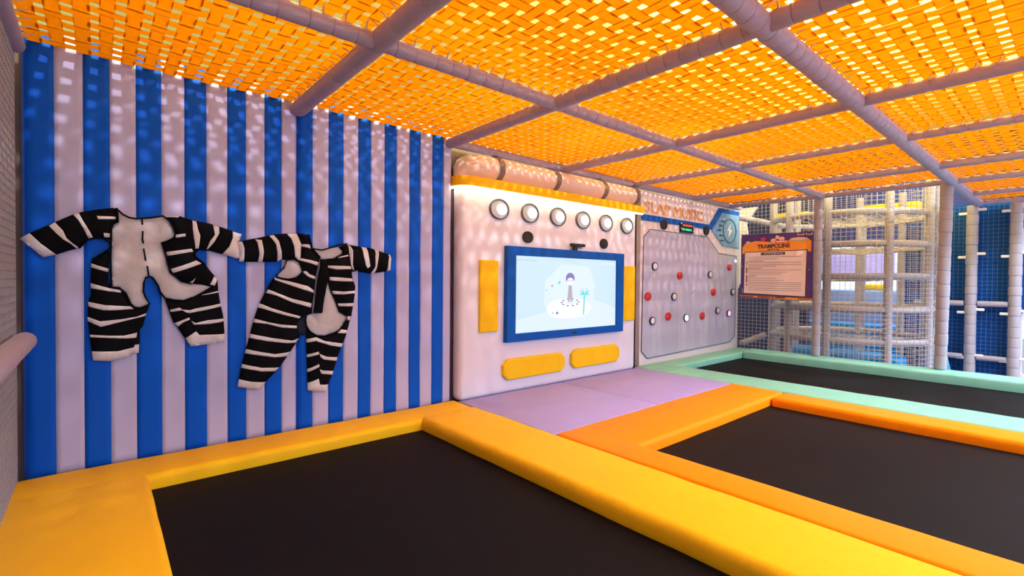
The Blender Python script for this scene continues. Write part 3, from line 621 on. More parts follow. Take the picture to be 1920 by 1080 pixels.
S2={'sleeve':([(0.716,1.346),(0.793,1.368),(0.836,1.378),(0.925,1.406),(1.016,1.422),(1.096,1.43),(1.13,1.354),(1.125,1.258),(1.115,1.232),(1.077,1.241),(0.988,1.233),(0.965,1.22),(0.871,1.215),(0.751,1.213),(0.728,1.213),(0.73,1.28)],[[(0.716,1.346),(0.743,1.349),(0.755,1.3),(0.753,1.213),(0.728,1.213),(0.73,1.28)],[(0.823,1.37),(0.862,1.366),(0.873,1.287),(0.869,1.215),(0.841,1.214),(0.845,1.276),(0.834,1.347)],[(0.913,1.4),(0.942,1.407),(0.97,1.365),(0.988,1.292),(0.995,1.238),(0.965,1.22),(0.961,1.271),(0.952,1.339)],[(1.03,1.418),(1.053,1.427),(1.096,1.43),(1.13,1.364),(1.125,1.258),(1.115,1.232),(1.082,1.256),(1.072,1.331),(1.053,1.389)]]),'trouser_leg':([(1.097,1.43),(1.159,1.426),(1.181,1.425),(1.191,1.377),(1.203,1.327),(1.264,1.258),(1.259,1.232),(1.233,1.123),(1.224,1.015),(1.209,0.918),(1.202,0.841),(1.15,0.827),(1.106,0.791),(1.099,0.746),(1.121,0.677),(1.049,0.562),(0.979,0.464),(0.891,0.372),(0.845,0.324),(0.717,0.363),(0.726,0.415),(0.742,0.505),(0.767,0.609),(0.793,0.714),(0.819,0.82),(0.852,0.927),(0.891,1.005),(0.924,1.07),(0.947,1.11),(0.97,1.1),(1.039,1.096),(1.101,1.111),(1.137,1.152),(1.135,1.177),(1.115,1.217),(1.116,1.232),(1.126,1.258),(1.13,1.354)],[[(1.13,1.354),(1.191,1.352),(1.196,1.322),(1.13,1.336)],[(1.115,1.252),(1.254,1.224),(1.251,1.198),(1.12,1.232)],[(1.139,1.157),(1.159,1.157),(1.184,1.132),(1.233,1.118),(1.234,1.094),(1.174,1.114),(1.142,1.142)],[(0.945,1.109),(0.97,1.1),(1.044,1.081),(1.169,1.046),(1.221,1.012),(1.219,0.994),(1.11,1.031),(0.949,1.09)],[(0.905,1.024),(0.979,0.99),(1.063,0.955),(1.202,0.918),(1.198,0.887),(1.063,0.929),(0.959,0.979),(0.891,1.0)],[(0.852,0.928),(0.925,0.892),(1.028,0.855),(1.124,0.825),(1.113,0.81),(0.993,0.845),(0.842,0.9)],[(0.819,0.823),(0.891,0.798),(0.979,0.775),(1.099,0.758),(1.099,0.739),(0.993,0.752),(0.891,0.784),(0.812,0.797)],[(0.794,0.719),(0.925,0.683),(1.028,0.661),(1.063,0.654),(1.115,0.667),(1.092,0.635),(1.028,0.638),(0.891,0.664),(0.787,0.693)],[(0.767,0.617),(0.858,0.59),(0.945,0.567),(1.056,0.574),(1.035,0.542),(0.945,0.545),(0.76,0.588)],[(0.743,0.517),(0.858,0.481),(0.978,0.468),(0.952,0.445),(0.858,0.456),(0.739,0.491)],[(0.725,0.415),(0.793,0.392),(0.896,0.373),(0.845,0.322),(0.716,0.362)]]),'body_panel':([(1.307,1.243),(1.376,1.255),(1.394,1.271),(1.431,1.29),(1.437,1.312),(1.406,1.344),(1.468,1.371),(1.49,1.366),(1.519,1.176),(1.509,1.151),(1.516,1.102),(1.538,1.04),(1.532,0.978),(1.523,0.904),(1.507,0.811),(1.463,0.813),(1.413,0.846),(1.383,0.925),(1.346,1.004),(1.328,1.077),(1.316,1.172)],[[(1.397,1.268),(1.474,1.289),(1.475,1.277),(1.4,1.261)],[(1.316,1.202),(1.4,1.201),(1.49,1.2),(1.506,1.179),(1.382,1.173),(1.316,1.184)],[(1.331,1.116),(1.4,1.113),(1.509,1.105),(1.518,1.082),(1.413,1.083),(1.333,1.089)],[(1.346,1.01),(1.444,1.004),(1.537,1.01),(1.533,0.99),(1.431,0.982),(1.355,0.986)],[(1.389,0.913),(1.524,0.913),(1.521,0.888),(1.398,0.892)]]),'sleeve2':([(1.468,1.371),(1.49,1.366),(1.582,1.356),(1.661,1.35),(1.729,1.331),(1.83,1.303),(1.844,1.274),(1.834,1.176),(1.799,1.166),(1.702,1.151),(1.655,1.147),(1.564,1.162),(1.557,1.177),(1.516,1.161),(1.509,1.176),(1.487,1.206),(1.477,1.292)],[[(1.468,1.371),(1.493,1.354),(1.509,1.324),(1.509,1.213),(1.525,1.17),(1.509,1.161),(1.487,1.206),(1.477,1.292)],[(1.582,1.359),(1.625,1.354),(1.635,1.286),(1.649,1.204),(1.629,1.185),(1.612,1.21),(1.592,1.297)],[(1.698,1.341),(1.73,1.334),(1.719,1.27),(1.706,1.193),(1.696,1.15),(1.662,1.146),(1.692,1.205),(1.692,1.282)],[(1.816,1.309),(1.833,1.307),(1.846,1.275),(1.837,1.173),(1.802,1.164),(1.805,1.234)]]),'trouser_leg2':([(1.165,0.731),(1.191,0.706),(1.237,0.676),(1.298,0.669),(1.374,0.689),(1.409,0.706),(1.463,0.778),(1.466,0.813),(1.504,0.811),(1.485,0.741),(1.46,0.65),(1.431,0.581),(1.396,0.492),(1.361,0.377),(1.326,0.301),(1.309,0.244),(1.258,0.251),(1.178,0.273),(1.178,0.331),(1.172,0.521),(1.168,0.637)],[[(1.465,0.813),(1.499,0.81),(1.493,0.78),(1.463,0.779)],[(1.402,0.703),(1.424,0.712),(1.475,0.702),(1.47,0.679),(1.395,0.686)],[(1.166,0.657),(1.234,0.666),(1.241,0.641),(1.166,0.629)],[(1.234,0.666),(1.291,0.634),(1.442,0.601),(1.431,0.574),(1.339,0.596),(1.237,0.635)],[(1.169,0.542),(1.248,0.558),(1.251,0.538),(1.17,0.52)],[(1.254,0.541),(1.305,0.515),(1.401,0.499),(1.392,0.472),(1.285,0.496),(1.261,0.516)],[(1.173,0.433),(1.251,0.465),(1.254,0.444),(1.173,0.409)],[(1.254,0.427),(1.278,0.414),(1.369,0.397),(1.361,0.368),(1.265,0.392)],[(1.177,0.331),(1.248,0.356),(1.258,0.31),(1.325,0.299),(1.31,0.242),(1.258,0.25),(1.177,0.272)]]),'placket':([(1.26,1.248),(1.307,1.245),(1.313,1.196),(1.322,1.124),(1.287,0.957),(1.273,0.845),(1.209,0.847),(1.223,0.959),(1.24,1.1),(1.257,1.195)],[])}
S2L=[[(1.206,1.322),(1.275,1.314),(1.34,1.334),(1.406,1.345),(1.438,1.314),(1.432,1.289),(1.382,1.263),(1.352,1.25),(1.272,1.249),(1.223,1.299)],[(1.03,1.235),(1.077,1.24),(1.115,1.215),(1.14,1.162),(1.136,1.141),(1.096,1.107),(1.039,1.096),(0.988,1.103),(0.958,1.118),(1.007,1.174)],[(1.313,1.112),(1.328,1.065),(1.349,0.998),(1.383,0.925),(1.413,0.846),(1.416,0.85),(1.468,0.813),(1.466,0.783),(1.409,0.708),(1.374,0.689),(1.298,0.669),(1.237,0.677),(1.191,0.707),(1.164,0.752),(1.157,0.799),(1.165,0.827),(1.197,0.839),(1.264,0.842),(1.287,0.945)],[(1.557,1.177),(1.589,1.192),(1.629,1.192),(1.641,1.179),(1.603,1.16),(1.564,1.162)]]
S2N=[[(1.101,0.788),(1.158,0.833),(1.162,0.752),(1.192,0.704),(1.165,0.687),(1.139,0.682),(1.104,0.728)]]
S2P=[[(1.181,1.425),(1.191,1.377),(1.203,1.327),(1.264,1.258)],[(1.206,1.323),(1.275,1.315),(1.34,1.337),(1.406,1.362),(1.468,1.373)],[(1.307,1.245),(1.376,1.255),(1.394,1.271),(1.431,1.29),(1.437,1.314)],[(1.03,1.235),(1.077,1.24),(1.115,1.215),(1.14,1.162),(1.136,1.141),(1.096,1.107),(1.039,1.096),(0.988,1.103),(0.958,1.118),(1.007,1.174),(1.03,1.235)],[(1.307,1.243),(1.316,1.172),(1.328,1.077),(1.349,0.998),(1.383,0.925),(1.413,0.846),(1.416,0.85),(1.468,0.813),(1.466,0.783),(1.409,0.708),(1.374,0.689),(1.298,0.669),(1.237,0.677),(1.191,0.707),(1.164,0.752),(1.157,0.799),(1.165,0.827)],[(1.509,1.176),(1.516,1.161),(1.557,1.179),(1.589,1.192),(1.629,1.192),(1.642,1.176)]]
# ------------------------------------------------------------------ hook-fabric suits hanging on the striped wall
def inside(p, poly):
    x, y = p; c = False; j = len(poly)-1
    for i in range(len(poly)):
        xi, yi = poly[i]; xj, yj = poly[j]
        if (yi > y) != (yj > y) and x < (xj-xi)*(y-yi)/(yj-yi)+xi: c = not c
        j = i
    return c
def dist_edge(p, poly):
    best = 9; px, py = p
    for i in range(len(poly)):
        ax, ay = poly[i]; bx, by = poly[(i+1) % len(poly)]
        dx, dy = bx-ax, by-ay; l2 = dx*dx+dy*dy or 1e-9
        t_ = max(0, min(1, ((px-ax)*dx+(py-ay)*dy)/l2))
        best = min(best, math.hypot(px-ax-t_*dx, py-ay-t_*dy))
    return best
def dens(poly, step=0.014):
    o = []
    for i in range(len(poly)):
        a, b = poly[i], poly[(i+1) % len(poly)]
        n = max(1, int(math.hypot(b[0]-a[0], b[1]-a[1])/step))
        o += [(a[0]+(b[0]-a[0])*k/n, a[1]+(b[1]-a[1])*k/n) for k in range(n)]
    return o
WALL_Y = 3.706
def cloth_piece(name, poly, whites, root, base, lift, puff, seed, white='cloth_white', sub='stripe', fold=0.004):
    out = dens(poly)
    vs = [Vector(p) for p in out]; es = [(i, (i+1) % len(out)) for i in range(len(out))]
    for wp in whites:
        d = dens(wp, 0.02); k = len(vs); vs += [Vector(p) for p in d]; es += [(k+i, k+(i+1) % len(d)) for i in range(len(d))]
    xs = [p[0] for p in poly]; zs = [p[1] for p in poly]; st = 0.016
    x = min(xs); row = 0
    while x < max(xs):
        z = min(zs)+(st/2 if row % 2 else 0)
        while z < max(zs):
            if inside((x, z), poly) and dist_edge((x, z), poly) > 0.006: vs.append(Vector((x, z)))
            z += st
        x += st; row += 1
    rv, re_, rf, ov, oe, of = delaunay_2d_cdt(vs, es, [], 0, 1e-5)
    tris = {-1: []}
    for f in rf:
        c = sum((rv[i] for i in f), Vector((0, 0)))/len(f)
        if not inside(c, poly): continue
        k = -1
        for w_, wp in enumerate(whites):
            if inside(c, wp): k = w_; break
        tris.setdefault(k, []).append(f)
    def Y(p):
        d = dist_edge(p, poly)
        h = lift+puff*(1-math.exp(-d/0.022))
        h += fold*(noise.noise((p[0]*16, p[1]*22, seed))+0.5*noise.noise((p[0]*45, p[1]*40, seed)))
        return WALL_Y-max(h, 0.003)
    P = [(p.x, Y(p), p.y) for p in rv]
    obs = None
    for k in sorted(tris):
        fs = tris[k]
        if not fs: continue
        used = sorted({i for f in fs for i in f}); mp = {i: j for j, i in enumerate(used)}
        b = MB(); b.add([P[i] for i in used], [[mp[i] for i in f] for f in fs], 0, True)
        cnt = {}
        for f in fs:
            for a, c in zip(f, list(f[1:])+[f[0]]):
                cnt.setdefault(frozenset((a, c)), []).append((a, c))
        bd = [v[0] for e, v in cnt.items() if len(v) == 1]
        nb = len(b.v)
        sk = {}
        for a, c in bd:                                  # turned-in edge, so the cloth has thickness
            for q in (a, c):
                if q not in sk: sk[q] = len(b.v); b.v.append((P[q][0], min(P[q][1]+0.012, WALL_Y-0.001), P[q][2]))
            b.f.append([mp[a], mp[c], sk[c], sk[a]]); b.mi.append(0); b.sm.append(False)
        o = b.build(name if k == -1 else sub, base if k == -1 else white, root if k == -1 else (obs or root))
        if k == -1: obs = o
    return obs
def piping(root, line, r, seed, off=0.022, name='piping', material='cloth_black'):
    pts = [(x, WALL_Y-off-0.003*noise.noise((x*20, z*20, seed)), z) for x, z in line]
    MB().tube(pts, r, 6).build(name, material, root)
st1 = thing('striped_jumpsuit', 'striped black and white jumpsuit hanging wide open, showing its pale lining', 'costume', (0.25, 3.70, 0.35))
for k, L in enumerate(S1L): cloth_piece('lining', L, [], st1, 'lining', 0.006, 0.008, 3.3+k, fold=0.004)
cloth_piece('sleeve', S1['sleeve'][0], S1['sleeve'][1], st1, 'cloth_black', 0.010, 0.026, 1.1)
cloth_piece('trouser_leg', S1['trouser_leg'][0], S1['trouser_leg'][1], st1, 'cloth_black', 0.012, 0.026, 2.1)
cloth_piece('body_panel', S1['body_panel'][0], S1['body_panel'][1], st1, 'cloth_black', 0.010, 0.026, 4.1)
for L in S1P: piping(st1, L, 0.0055, 5.0)
for L in S1D: piping(st1, L, 0.0045, 6.0, off=0.016, name='seam')
st2 = thing('striped_jumpsuit', 'striped black and white jumpsuit with a closed black front strap, nearer the screen', 'costume', (0.98, 3.70, 0.2))
for k, L in enumerate(S2N): cloth_piece('crotch_lining', L, [], st2, 'cloth_navy', 0.004, 0.006, 9.3+k)
for k, L in enumerate(S2L): cloth_piece('lining', L, [], st2, 'lining', 0.006, 0.008, 13.3+k, fold=0.003)
cloth_piece('trouser_leg', S2['trouser_leg'][0], S2['trouser_leg'][1], st2, 'cloth_black', 0.012, 0.026, 12.1)
cloth_piece('trouser_leg', S2['trouser_leg2'][0], S2['trouser_leg2'][1], st2, 'cloth_black', 0.012, 0.026, 14.1)
cloth_piece('body_panel', S2['body_panel'][0], S2['body_panel'][1], st2, 'cloth_black', 0.011, 0.026, 15.1)
cloth_piece('sleeve', S2['sleeve'][0], S2['sleeve'][1], st2, 'cloth_black', 0.014, 0.028, 11.1)
cloth_piece('sleeve', S2['sleeve2'][0], S2['sleeve2'][1], st2, 'cloth_black', 0.014, 0.028, 16.1)
cloth_piece('front_strap', S2['placket'][0], [], st2, 'cloth_black', 0.040, 0.008, 17.1)
for L in S2P: piping(st2, L, 0.0055, 7.0)

# ------------------------------------------------------------------ left safety net and rail
def cord_grid(b, P, nu, nv, r, sag=0.0):
    """P(u,v) -> point; cords as thin square prisms"""
    def cord(pts):
        vs = []; fs = []
        for i, p in enumerate(pts):
            p = Vector(p); d = (Vector(pts[min(i+1, len(pts)-1)])-Vector(pts[max(0, i-1)])).normalized()
            a = d.cross(Vector((0.31, 0.2, 0.93))).normalized(); c = d.cross(a)
            vs += [p+a*r, p+c*r, p-a*r, p-c*r]
        for i in range(len(pts)-1):
            for j in range(4): fs.append((i*4+j, i*4+(j+1) % 4, i*4+4+(j+1) % 4, i*4+4+j))
        b.add(vs, fs, 0, True)
    ns = 3
    for i in range(nu+1): cord([P(i/nu, j/ns/4) for j in range(ns*4+1)])
    for j in range(nv+1): cord([P(i/ns/4, j/nv) for i in range(ns*4+1)])
sn = thing('safety_net', 'pale knotted safety net at the left end of the striped wall', 'net', (-0.33, 2.2, 0))
b = MB(); cord_grid(b, lambda u_, v_: (-0.335-0.010*math.sin(PI*u_)*math.sin(PI*v_), 0.9+2.78*u_, -0.06+2.38*v_), 66, 58, 0.0034)
tag(b.build('net_cords', 'cord_dark', sn), kind='stuff')
rl_ = thing('padded_rail', 'dusty foam-wrapped rail sticking out along the left net', 'rail', (-0.30, 2.3, 0.77), 'padded rails')
padded_pole(rl_, (-0.285, 0.9, 0.775), (-0.285, 3.50, 0.772), 0.048, 0.65, 'foam_lilac')
po = thing('padded_post', 'dark foam-wrapped corner post behind the left net', 'post', (-0.36, 3.66, 0), 'padded posts')
padded_pole(po, (-0.375, 3.70, -0.1), (-0.375, 3.70, 2.3), 0.040, 0.4, 'foam_lilac')

# ------------------------------------------------------------------ far net line: posts, net, sign
for (y, lb) in ((2.45, 'beside the trampoline rules sign'), (1.09, 'at the end of the far net, in front of the blue wall')):
    po = thing('padded_post', 'foam-wrapped free-standing post '+lb, 'post', (7.9, y, 0.04), 'padded posts')
    padded_pole(po, (7.885, y, 0.05), (7.80, y-0.03 if y > 2 else y-0.04, 2.31), 0.052 if y > 2 else 0.062, 0.15, 'foam_beige')
fn = thing('safety_net', 'pale knotted net stretched behind the mint trampoline and the rules sign', 'net', (7.96, 2.6, 0.03))
b = MB(); cord_grid(b, lambda u_, v_: (7.965+0.02*math.sin(PI*u_)*math.sin(PI*v_), 1.12+2.50*u_, 0.03+2.30*v_), 42, 40, 0.0024)
tag(b.build('net_cords', 'cord', fn), kind='stuff')

sg = thing('rules_sign', 'purple and orange TRAMPOLINE rules sign hung on the far net', 'sign', (7.86, 3.0, 0.84))
sx = 7.865
b = MB().prism([(3.528, 0.850), (2.500, 0.838), (2.500, 1.840), (3.528, 1.858)], 'yz', sx-0.012, sx+0.008); bd = b.build('board', 'sign_purple', sg)
def pl(poly, material, d, name):
    return MB().prism(poly, 'yz', sx-0.012-0.002*d, sx-0.0115-0.002*(d-1)).build(name, material, bd)
SW, SH = 1.028, 1.0
def sp_(u_, v_): return (3.528-SW*u_, 0.850-0.012*u_+(1.008-0.006*u_)*(1-v_))
def spoly(L): return [sp_(a, b) for a, b in L]
pl(spoly([(0.02, 0.20), (0.06, 0.145), (0.22, 0.105), (0.45, 0.13), (0.93, 0.09), (0.98, 0.13), (0.98, 0.285), (0.94, 0.285), (0.93, 0.255), (0.06, 0.275), (0.055, 0.295), (0.02, 0.30)]), 'sign_orange', 1, 'header')
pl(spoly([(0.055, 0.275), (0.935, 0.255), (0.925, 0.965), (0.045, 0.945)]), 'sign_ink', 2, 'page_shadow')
pl(spoly([(0.062, 0.285), (0.920, 0.268), (0.908, 0.940), (0.052, 0.920)]), 'sign_page', 3, 'page')
pl(spoly([(0.0, 0.955), (1.0, 0.968), (1.0, 1.0), (0.0, 0.985)]), 'sign_orange', 1, 'footer')
pl(spoly([(0.30, 0.29), (0.64, 0.285), (0.64, 0.325), (0.30, 0.33)]), 'sign_ink', 4, 'title_bar')
pl(spoly([(0.38, 0.255), (0.42, 0.235), (0.54, 0.235), (0.57, 0.252)]), 'sign_ink', 4, 'tab')
for k in range(3): pl([(a, b2) for a, b2 in ellipse(sp_(0.445+k*0.034, 0.246)[0], sp_(0.445+k*0.034, 0.246)[1], 0.008, 0.007, 8)], 'sign_page', 6, 'tab_dot')
c_ = sp_(0.475, 0.195)
text_mesh('lettering', 'TRAMPOLINE', 0.085, 'sign_ink', bd, YZ(sx-0.0165, c_[0], c_[1]), extrude=0.001, width=0.47, bold=0.003)
for k in range(6): pl(spoly([(0.35+k*0.045, 0.303), (0.385+k*0.045, 0.3025), (0.385+k*0.045, 0.3105), (0.35+k*0.045, 0.312)]), 'sign_page', 6, 'title_word')
for v_, L, m_ in ((0.355, 0.83, 0), (0.385, 0.42, 0), (0.42, 0.22, 1), (0.44, 0.83, 0), (0.475, 0.83, 0), (0.50, 0.40, 0), (0.53, 0.20, 1), (0.555, 0.80, 0), (0.59, 0.55, 0), (0.62, 0.48, 0), (0.655, 0.12, 1), (0.685, 0.40, 0), (0.715, 0.52, 0), (0.745, 0.76, 0), (0.77, 0.78, 0), (0.80, 0.76, 0), (0.835, 0.80, 0), (0.865, 0.80, 0)):
    pl(spoly([(0.115, v_), (min(0.86, 0.115+L), v_-0.006), (min(0.86, 0.115+L), v_+0.001), (0.115, v_+0.007)]), 'sign_ink' if m_ else 'sign_inkgrey', 4, 'text_line')
for v0, v1 in ((0.42, 0.432), (0.452, 0.468), (0.52, 0.61), (0.64, 0.75), (0.775, 0.80)):
    pl(spoly([(0.085, v0), (0.100, v0), (0.100, v1), (0.085, v1)]), 'sign_ink', 4, 'margin_mark')
for k, (a, bq) in enumerate(((0.02, 0.20), (0.26, 0.44), (0.46, 0.49), (0.51, 0.65))):
    pl(spoly([(a, 0.963), (bq, 0.966), (bq, 0.980), (a, 0.978)]), 'sign_ink', 4, 'footer_word')
for k in range(6): pl(spoly([(0.82+k*0.027, 0.975), (0.838+k*0.027, 0.975), (0.838+k*0.027, 0.988), (0.82+k*0.027, 0.988)]), 'sign_ink', 4, 'footer_dot')
def blob(u_, v_, ru, rv, material, d=4, name='picture_shape'):
    c = sp_(u_, v_); pl(ellipse(c[0], c[1], ru, rv, 16), material, d, name)
blob(0.33, 0.085, 0.037, 0.034, 'sign_red'); blob(0.11, 0.13, 0.036, 0.024, 'sign_peach'); blob(0.48, 0.11, 0.045, 0.034, 'sign_peach'); blob(0.53, 0.06, 0.028, 0.028, 'sign_peach', 5)
blob(0.59, 0.085, 0.045, 0.03, 'sign_peach', 6); blob(0.59, 0.125, 0.10, 0.020, 'sign_red', 7); blob(0.59, 0.128, 0.085, 0.012, 'sign_page', 8); blob(0.82, 0.10, 0.125, 0.028, 'sign_sage', 5); blob(0.82, 0.095, 0.105, 0.018, 'sign_peach', 6)
for k, (a, h) in enumerate(((0.80, 0.034), (0.825, 0.02), (0.85, 0.02), (0.873, 0.034), (0.91, 0.034), (0.935, 0.02), (0.955, 0.02), (0.978, 0.034))):
    pl(spoly([(a, 0.05-h), (a+0.014, 0.05-h), (a+0.014, 0.048), (a, 0.048)]), 'sign_peach', 4, 'logo_letter')
for u_, v_ in ((0.03, 0.86), (0.03, 0.885), (0.03, 0.91), (0.955, 0.55), (0.02, 0.5), (0.012, 0.03)): blob(u_, v_, 0.007, 0.006, 'white_plastic', 5, 'sign_eyelet')

# ------------------------------------------------------------------ round climbing tower
TC = (9.20, 2.44); TR = 1.06
tw = thing('climbing_tower', 'round climbing tower of padded posts, curved rails and pale net', 'play tower', (TC[0], TC[1], -0.5))
def tp(a, z, rr=TR): return (TC[0]+rr*math.cos(a), TC[1]+rr*math.sin(a), z)
for a in (182, 222, 262, 300, 330, 5, 60, 120, 150):
    a_ = math.radians(a); q = thing('x', None, None) if False else None
    pt = bpy.data.objects.new('post', None); pt.location = tp(a_, -0.5); COL.objects.link(pt); pt.parent = tw; pt.matrix_parent_inverse = Matrix.Translation(-Vector(tw.location))
    p0 = Vector(tp(a_, -0.5)); n_ = 14
    for k in range(n_):
        o = bpy.data.objects.new('sleeve', SLV['foam_beige']); COL.objects.link(o); o.parent = pt
        o.location = (0, 0, k*3.1/n_); o.scale = (0.055, 0.055, 3.1/n_)
for z in (2.12, 1.66, 1.20, 0.72, 0.26):
    ring = MB(); nn = 40
    ring.tube([tp(math.radians(360*k/nn), z, TR-0.01) for k in range(nn+1)], 0.046, 8)
    ring.build('ring_rail', 'foam_beige', tw)
    sh = MB()
    for k in range(-7, 8):                               # climbing web stretched inside the ring, with a gap to climb through
        c = k*0.142; h = math.sqrt(max(0, 1.0-c*c))*1.0
        if h < 0.1: continue
        lo_ = -h
        sh.tube([(TC[0]+c, TC[1]+lo_, z-0.03), (TC[0]+c, TC[1]+0.5*(lo_+h), z-0.07), (TC[0]+c, TC[1]+h*(0.3 if int(z*10) % 2 else 1), z-0.03)], 0.0042, 4, cap=False)
        sh.tube([(TC[0]-h, TC[1]+c, z-0.03), (TC[0], TC[1]+c, z-0.07), (TC[0]+h*(0.3 if int(z*10) % 2 == 0 else 1), TC[1]+c, z-0.03)], 0.0042, 4, cap=False)
    tag(sh.build('shelf_web', 'cord', tw), kind='stuff')
b = MB(); nu = 100
for k in range(nu):
    if 130 < 360*k/nu < 325: b.tube([tp(2*PI*k/nu, -0.4, TR+0.05), tp(2*PI*k/nu, 2.6, TR+0.05)], 0.0020, 4, cap=False)
for k in range(49):
    z = -0.4+k*0.062
    b.tube([tp(math.radians(130+195*j/30), z, TR+0.05) for j in range(31)], 0.0020, 4, cap=False)
tag(b.build('net_cords', 'cord', tw), kind='stuff')

# ------------------------------------------------------------------ far blue wall with posts, rails and window panel
XBW = 10.33
pn = MB().box(XBW, XBW+0.06, 0.61, 1.98, -0.6, 2.34)
tag(pn.build('wall_panel', 'panel_blue'), 'flat royal blue wall panel behind the net and the clipped posts', 'panel')
for y, lb in ((1.072, 'left of the two posts clipped to the far blue wall'), (0.600, 'right of the two posts clipped to the far blue wall')):
    po = thing('padded_post', 'pale ringed foam post, '+lb, 'post', (10.2, y, -0.6), 'padded posts')
    padded_pole(po, (10.2, y, -0.6), (10.2, y, 2.30), 0.070, 0.15, 'foam_beige')
    for z in (2.20, 1.53, 0.68, -0.02):
        for sgn, dz in ((1, -0.02), (-1, 0.03)):
            rbox('clip', 10.17, 10.20, y+sgn*0.08-0.075, y+sgn*0.08+0.075, z+dz-0.02, z+dz+0.022, 'white_plastic', po, 0.008, 2)
for z, lb in ((0.80, 'upper'), (-0.02, 'lower')):
    for y0, y1, l2 in ((1.75, 1.15, 'left of the ringed posts'), (1.00, 0.67, 'between the two ringed posts')):
        rr = thing('padded_rail', 'pale foam %s rail on the far blue wall %s' % (lb, l2), 'rail', (10.2, y0, z), 'padded rails')
        padded_pole(rr, (10.2, y0, z), (10.2, y1, z), 0.042, 0.25, 'foam_beige')
bn = thing('safety_net', 'fine pale net stretched in front of the far blue wall panel', 'net', (10.22, 1.2, 0))
b = MB(); cord_grid(b, lambda u_, v_: (10.305, 0.63+1.32*u_, -0.5+2.8*v_), 24, 46, 0.0022)
tag(b.build('net_cords', 'cord_blue', bn), kind='stuff')
# panel with octagonal openings framed in white
wp = thing('window_panel', 'royal blue panel with white-framed octagonal openings at the right edge', 'panel', (10.2, -0.3, -0.6))
def octo(y0, y1, z0, z1, ch): return [(y0, z0+ch), (y0, z1-ch), (y0-ch*0.6, z1), (y1+ch*0.6, z1), (y1, z1-ch), (y1, z0+ch), (y1+ch*0.6, z0), (y0-ch*0.6, z0)]
def holed(name, rect, octs, xa, xb, material, parent):
    bm = bmesh.new()
    vs = [Vector(p) for p in rect]; es = [(i, (i+1) % 4) for i in range(4)]
    for oc in octs: k = len(vs); vs += [Vector(p) for p in oc]; es += [(k+i, k+(i+1) % len(oc)) for i in range(len(oc))]
    rv, _, rf, *_r = delaunay_2d_cdt(vs, es, [], 0, 1e-5)
    fs = [f for f in rf if not any(inside(sum((rv[i] for i in f), Vector((0, 0)))/3, oc) for oc in octs)]
    vv = [bm.verts.new((xa, p.x, p.y)) for p in rv]
    fl = [bm.faces.new([vv[i] for i in f]) for f in fs]
    e = bmesh.ops.extrude_face_region(bm, geom=fl)
    for v in e['geom']:
        if isinstance(v, bmesh.types.BMVert): v.co.x = xb
    bmesh.ops.recalc_face_normals(bm, faces=bm.faces)
    me = bpy.data.meshes.new(name); bm.to_mesh(me); bm.free(); me.materials.append(MATS[material])
    return link(name, me, parent)
OC = [octo(0.545, -0.45, 1.35, 2.12, 0.22), octo(0.57, -0.45, -0.45, 0.82, 0.22)]
holed('panel', [(0.60, -0.6), (0.60, 2.34), (-0.75, 2.34), (-0.75, -0.6)], OC, 10.30, 10.36, 'panel_blue', wp)
for oc in OC:
    fm = MB(); cy = sum(p[0] for p in oc)/8; cz = sum(p[1] for p in oc)/8
    n = 8; inn = [((p[0]-cy)*0.91+cy, (p[1]-cz)*0.92+cz) for p in oc]
    vs = [(x, p[0], p[1]) for x, L in ((10.37, oc), (10.285, oc), (10.285, inn), (10.37, inn)) for p in L]
    fm.add(vs, [(k*8+j, k*8+(j+1) % 8, (k+1) % 4*8+(j+1) % 8, (k+1) % 4*8+j) for k in range(4) for j in range(8)])
    fm.build('opening_frame', 'white_plastic', wp)

# blue slide end and blue cushions
sl = MB(); vs = []; fs = []
prof = [(1.56, -0.6), (1.35, -0.55), (1.27, -0.25), (1.32, 0.01), (1.38, 0.22), (1.41, 0.40)]
for x in (10.02, 10.10): vs += [(x, p[0], p[1]) for p in prof]+[(x, 1.56, 0.40)]
n = len(prof)+1
fs = [list(range(n)), list(range(2*n-1, n-1, -1))]+[(i, (i+1) % n, n+(i+1) % n, n+i) for i in range(n)]
sl.add(vs, fs)
tag(sl.build('slide_side', 'slide_blue'), 'pale blue curved slide side standing beyond the end post of the far net', 'slide')
def cush(label, x0, x1, y0, y1, z0, z1):
    tag(rbox('play_cushion', x0, x1, y0, y1, z0, z1, 'cushion_blue', None, 0.06, 4), label, 'cushion', 'blue play cushions')
cush('bright blue cushion at the foot of the climbing tower, nearest the end post', 8.60, 9.1, 1.62, 1.95, -0.6, 0.03)
cush('bright blue flat cushion under the middle of the climbing tower', 9.15, 9.7, 1.75, 2.75, -0.6, -0.02)
cush('bright blue flat cushion under the climbing tower on the sign side', 9.0, 9.6, 2.80, 3.3, -0.6, 0.0)

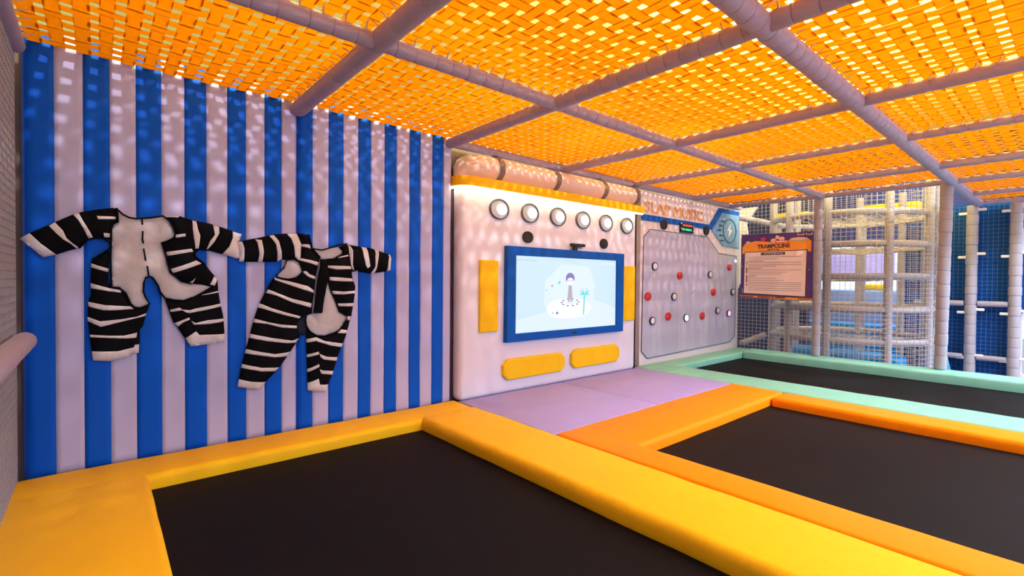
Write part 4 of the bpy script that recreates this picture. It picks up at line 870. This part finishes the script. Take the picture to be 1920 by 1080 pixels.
# ------------------------------------------------------------------ hall beyond the tower
tag(MB().box(10.9, 11.0, 3.55, 6.4, -0.6, 3.2).build('wall_far', 'panel_navy'), kind='structure')
tag(MB().box(14.0, 14.1, -0.5, 6.5, 2.02, 4.2).build('trim_1', 'panel_navy'), kind='structure')
tag(rbox('padded_low_wall', 12.4, 12.6, 1.3, 4.4, -0.6, 0.95, 'low_wall_blue', None, 0.03, 3), 'blue padded low wall seen through the climbing tower', 'low wall')
bn = thing('hall_banner', 'violet banner on white rails seen through the climbing tower', 'banner', (13.2, 2.8, 1.2))
MB().box(13.2, 13.03, 2.6, 4.4, 1.26, 1.80).build('banner_cloth', 'banner_violet', bn)
MB().tube([(13.2, 1.2, 1.84), (13.2, 4.5, 1.86)], 0.03, 8).build('rail', 'white_plastic', bn)
MB().tube([(13.2, 1.2, 1.24), (13.2, 4.5, 1.24)], 0.03, 8).build('rail', 'white_plastic', bn)
for y in (1.25, 2.55, 4.45): MB().tube([(13.2, y, -0.6), (13.2, y, 1.9)], 0.03, 8).build('upright', 'white_plastic', bn)
tag(rbox('play_block', 12.42, 12.58, 2.55, 3.05, 0.95, 1.08, 'pad_yellow', None, 0.03, 3), 'yellow foam block lying on the blue low wall behind the tower', 'block')
tag(rbox('padded_bench', 11.6, 12.1, 1.2, 4.2, -0.6, 0.28, 'cushion_blue', None, 0.04, 3), 'blue padded bench in front of the low wall behind the tower', 'bench')
for y0, y1, lb in ((3.45, 4.05, 'above the rules sign'), (1.75, 2.6, 'above the right half of the climbing tower')):
    dk = thing('deck_edge', 'yellow padded deck edge on a post '+lb, 'deck edge', (10.4, y0, -0.6), 'yellow deck edges')
    rbox('edge_pad', 10.5, 10.7, y0, y1, 2.36, 2.50, 'pad_yellow', dk, 0.03, 3)
    MB().tube([(10.6, y1-0.05, -0.6), (10.6, y1-0.05, 2.37)], 0.04, 10).build('post', 'foam_beige', dk)
rr = thing('padded_rail', 'pale foam rail low behind the far net, left of the tower', 'rail', (8.6, 3.6, 0.1), 'padded rails')
padded_pole(rr, (8.33, 3.72, 0.06), (8.93, 3.58, 0.17), 0.05, 0.3, 'foam_beige')
rr = thing('padded_rail', 'pale foam rail high behind the far net, above the rules sign', 'rail', (8.4, 3.6, 2.2), 'padded rails')
padded_pole(rr, (8.195, 3.76, 2.20), (9.3, 3.62, 2.15), 0.055, 0.3, 'foam_beige')
cw = [(4.28, 0.9), (4.12, 1.3), (4.02, 1.7), (4.10, 2.2), (3.9, 2.5), (4.6, 2.5), (4.6, -0.6), (4.3, -0.6)]
tag(MB().prism(cw, 'yz', 9.3, 9.36).build('cloud_panel', 'white_plastic'), 'white wavy-edged cloud panel behind the far net beside the board', 'panel')
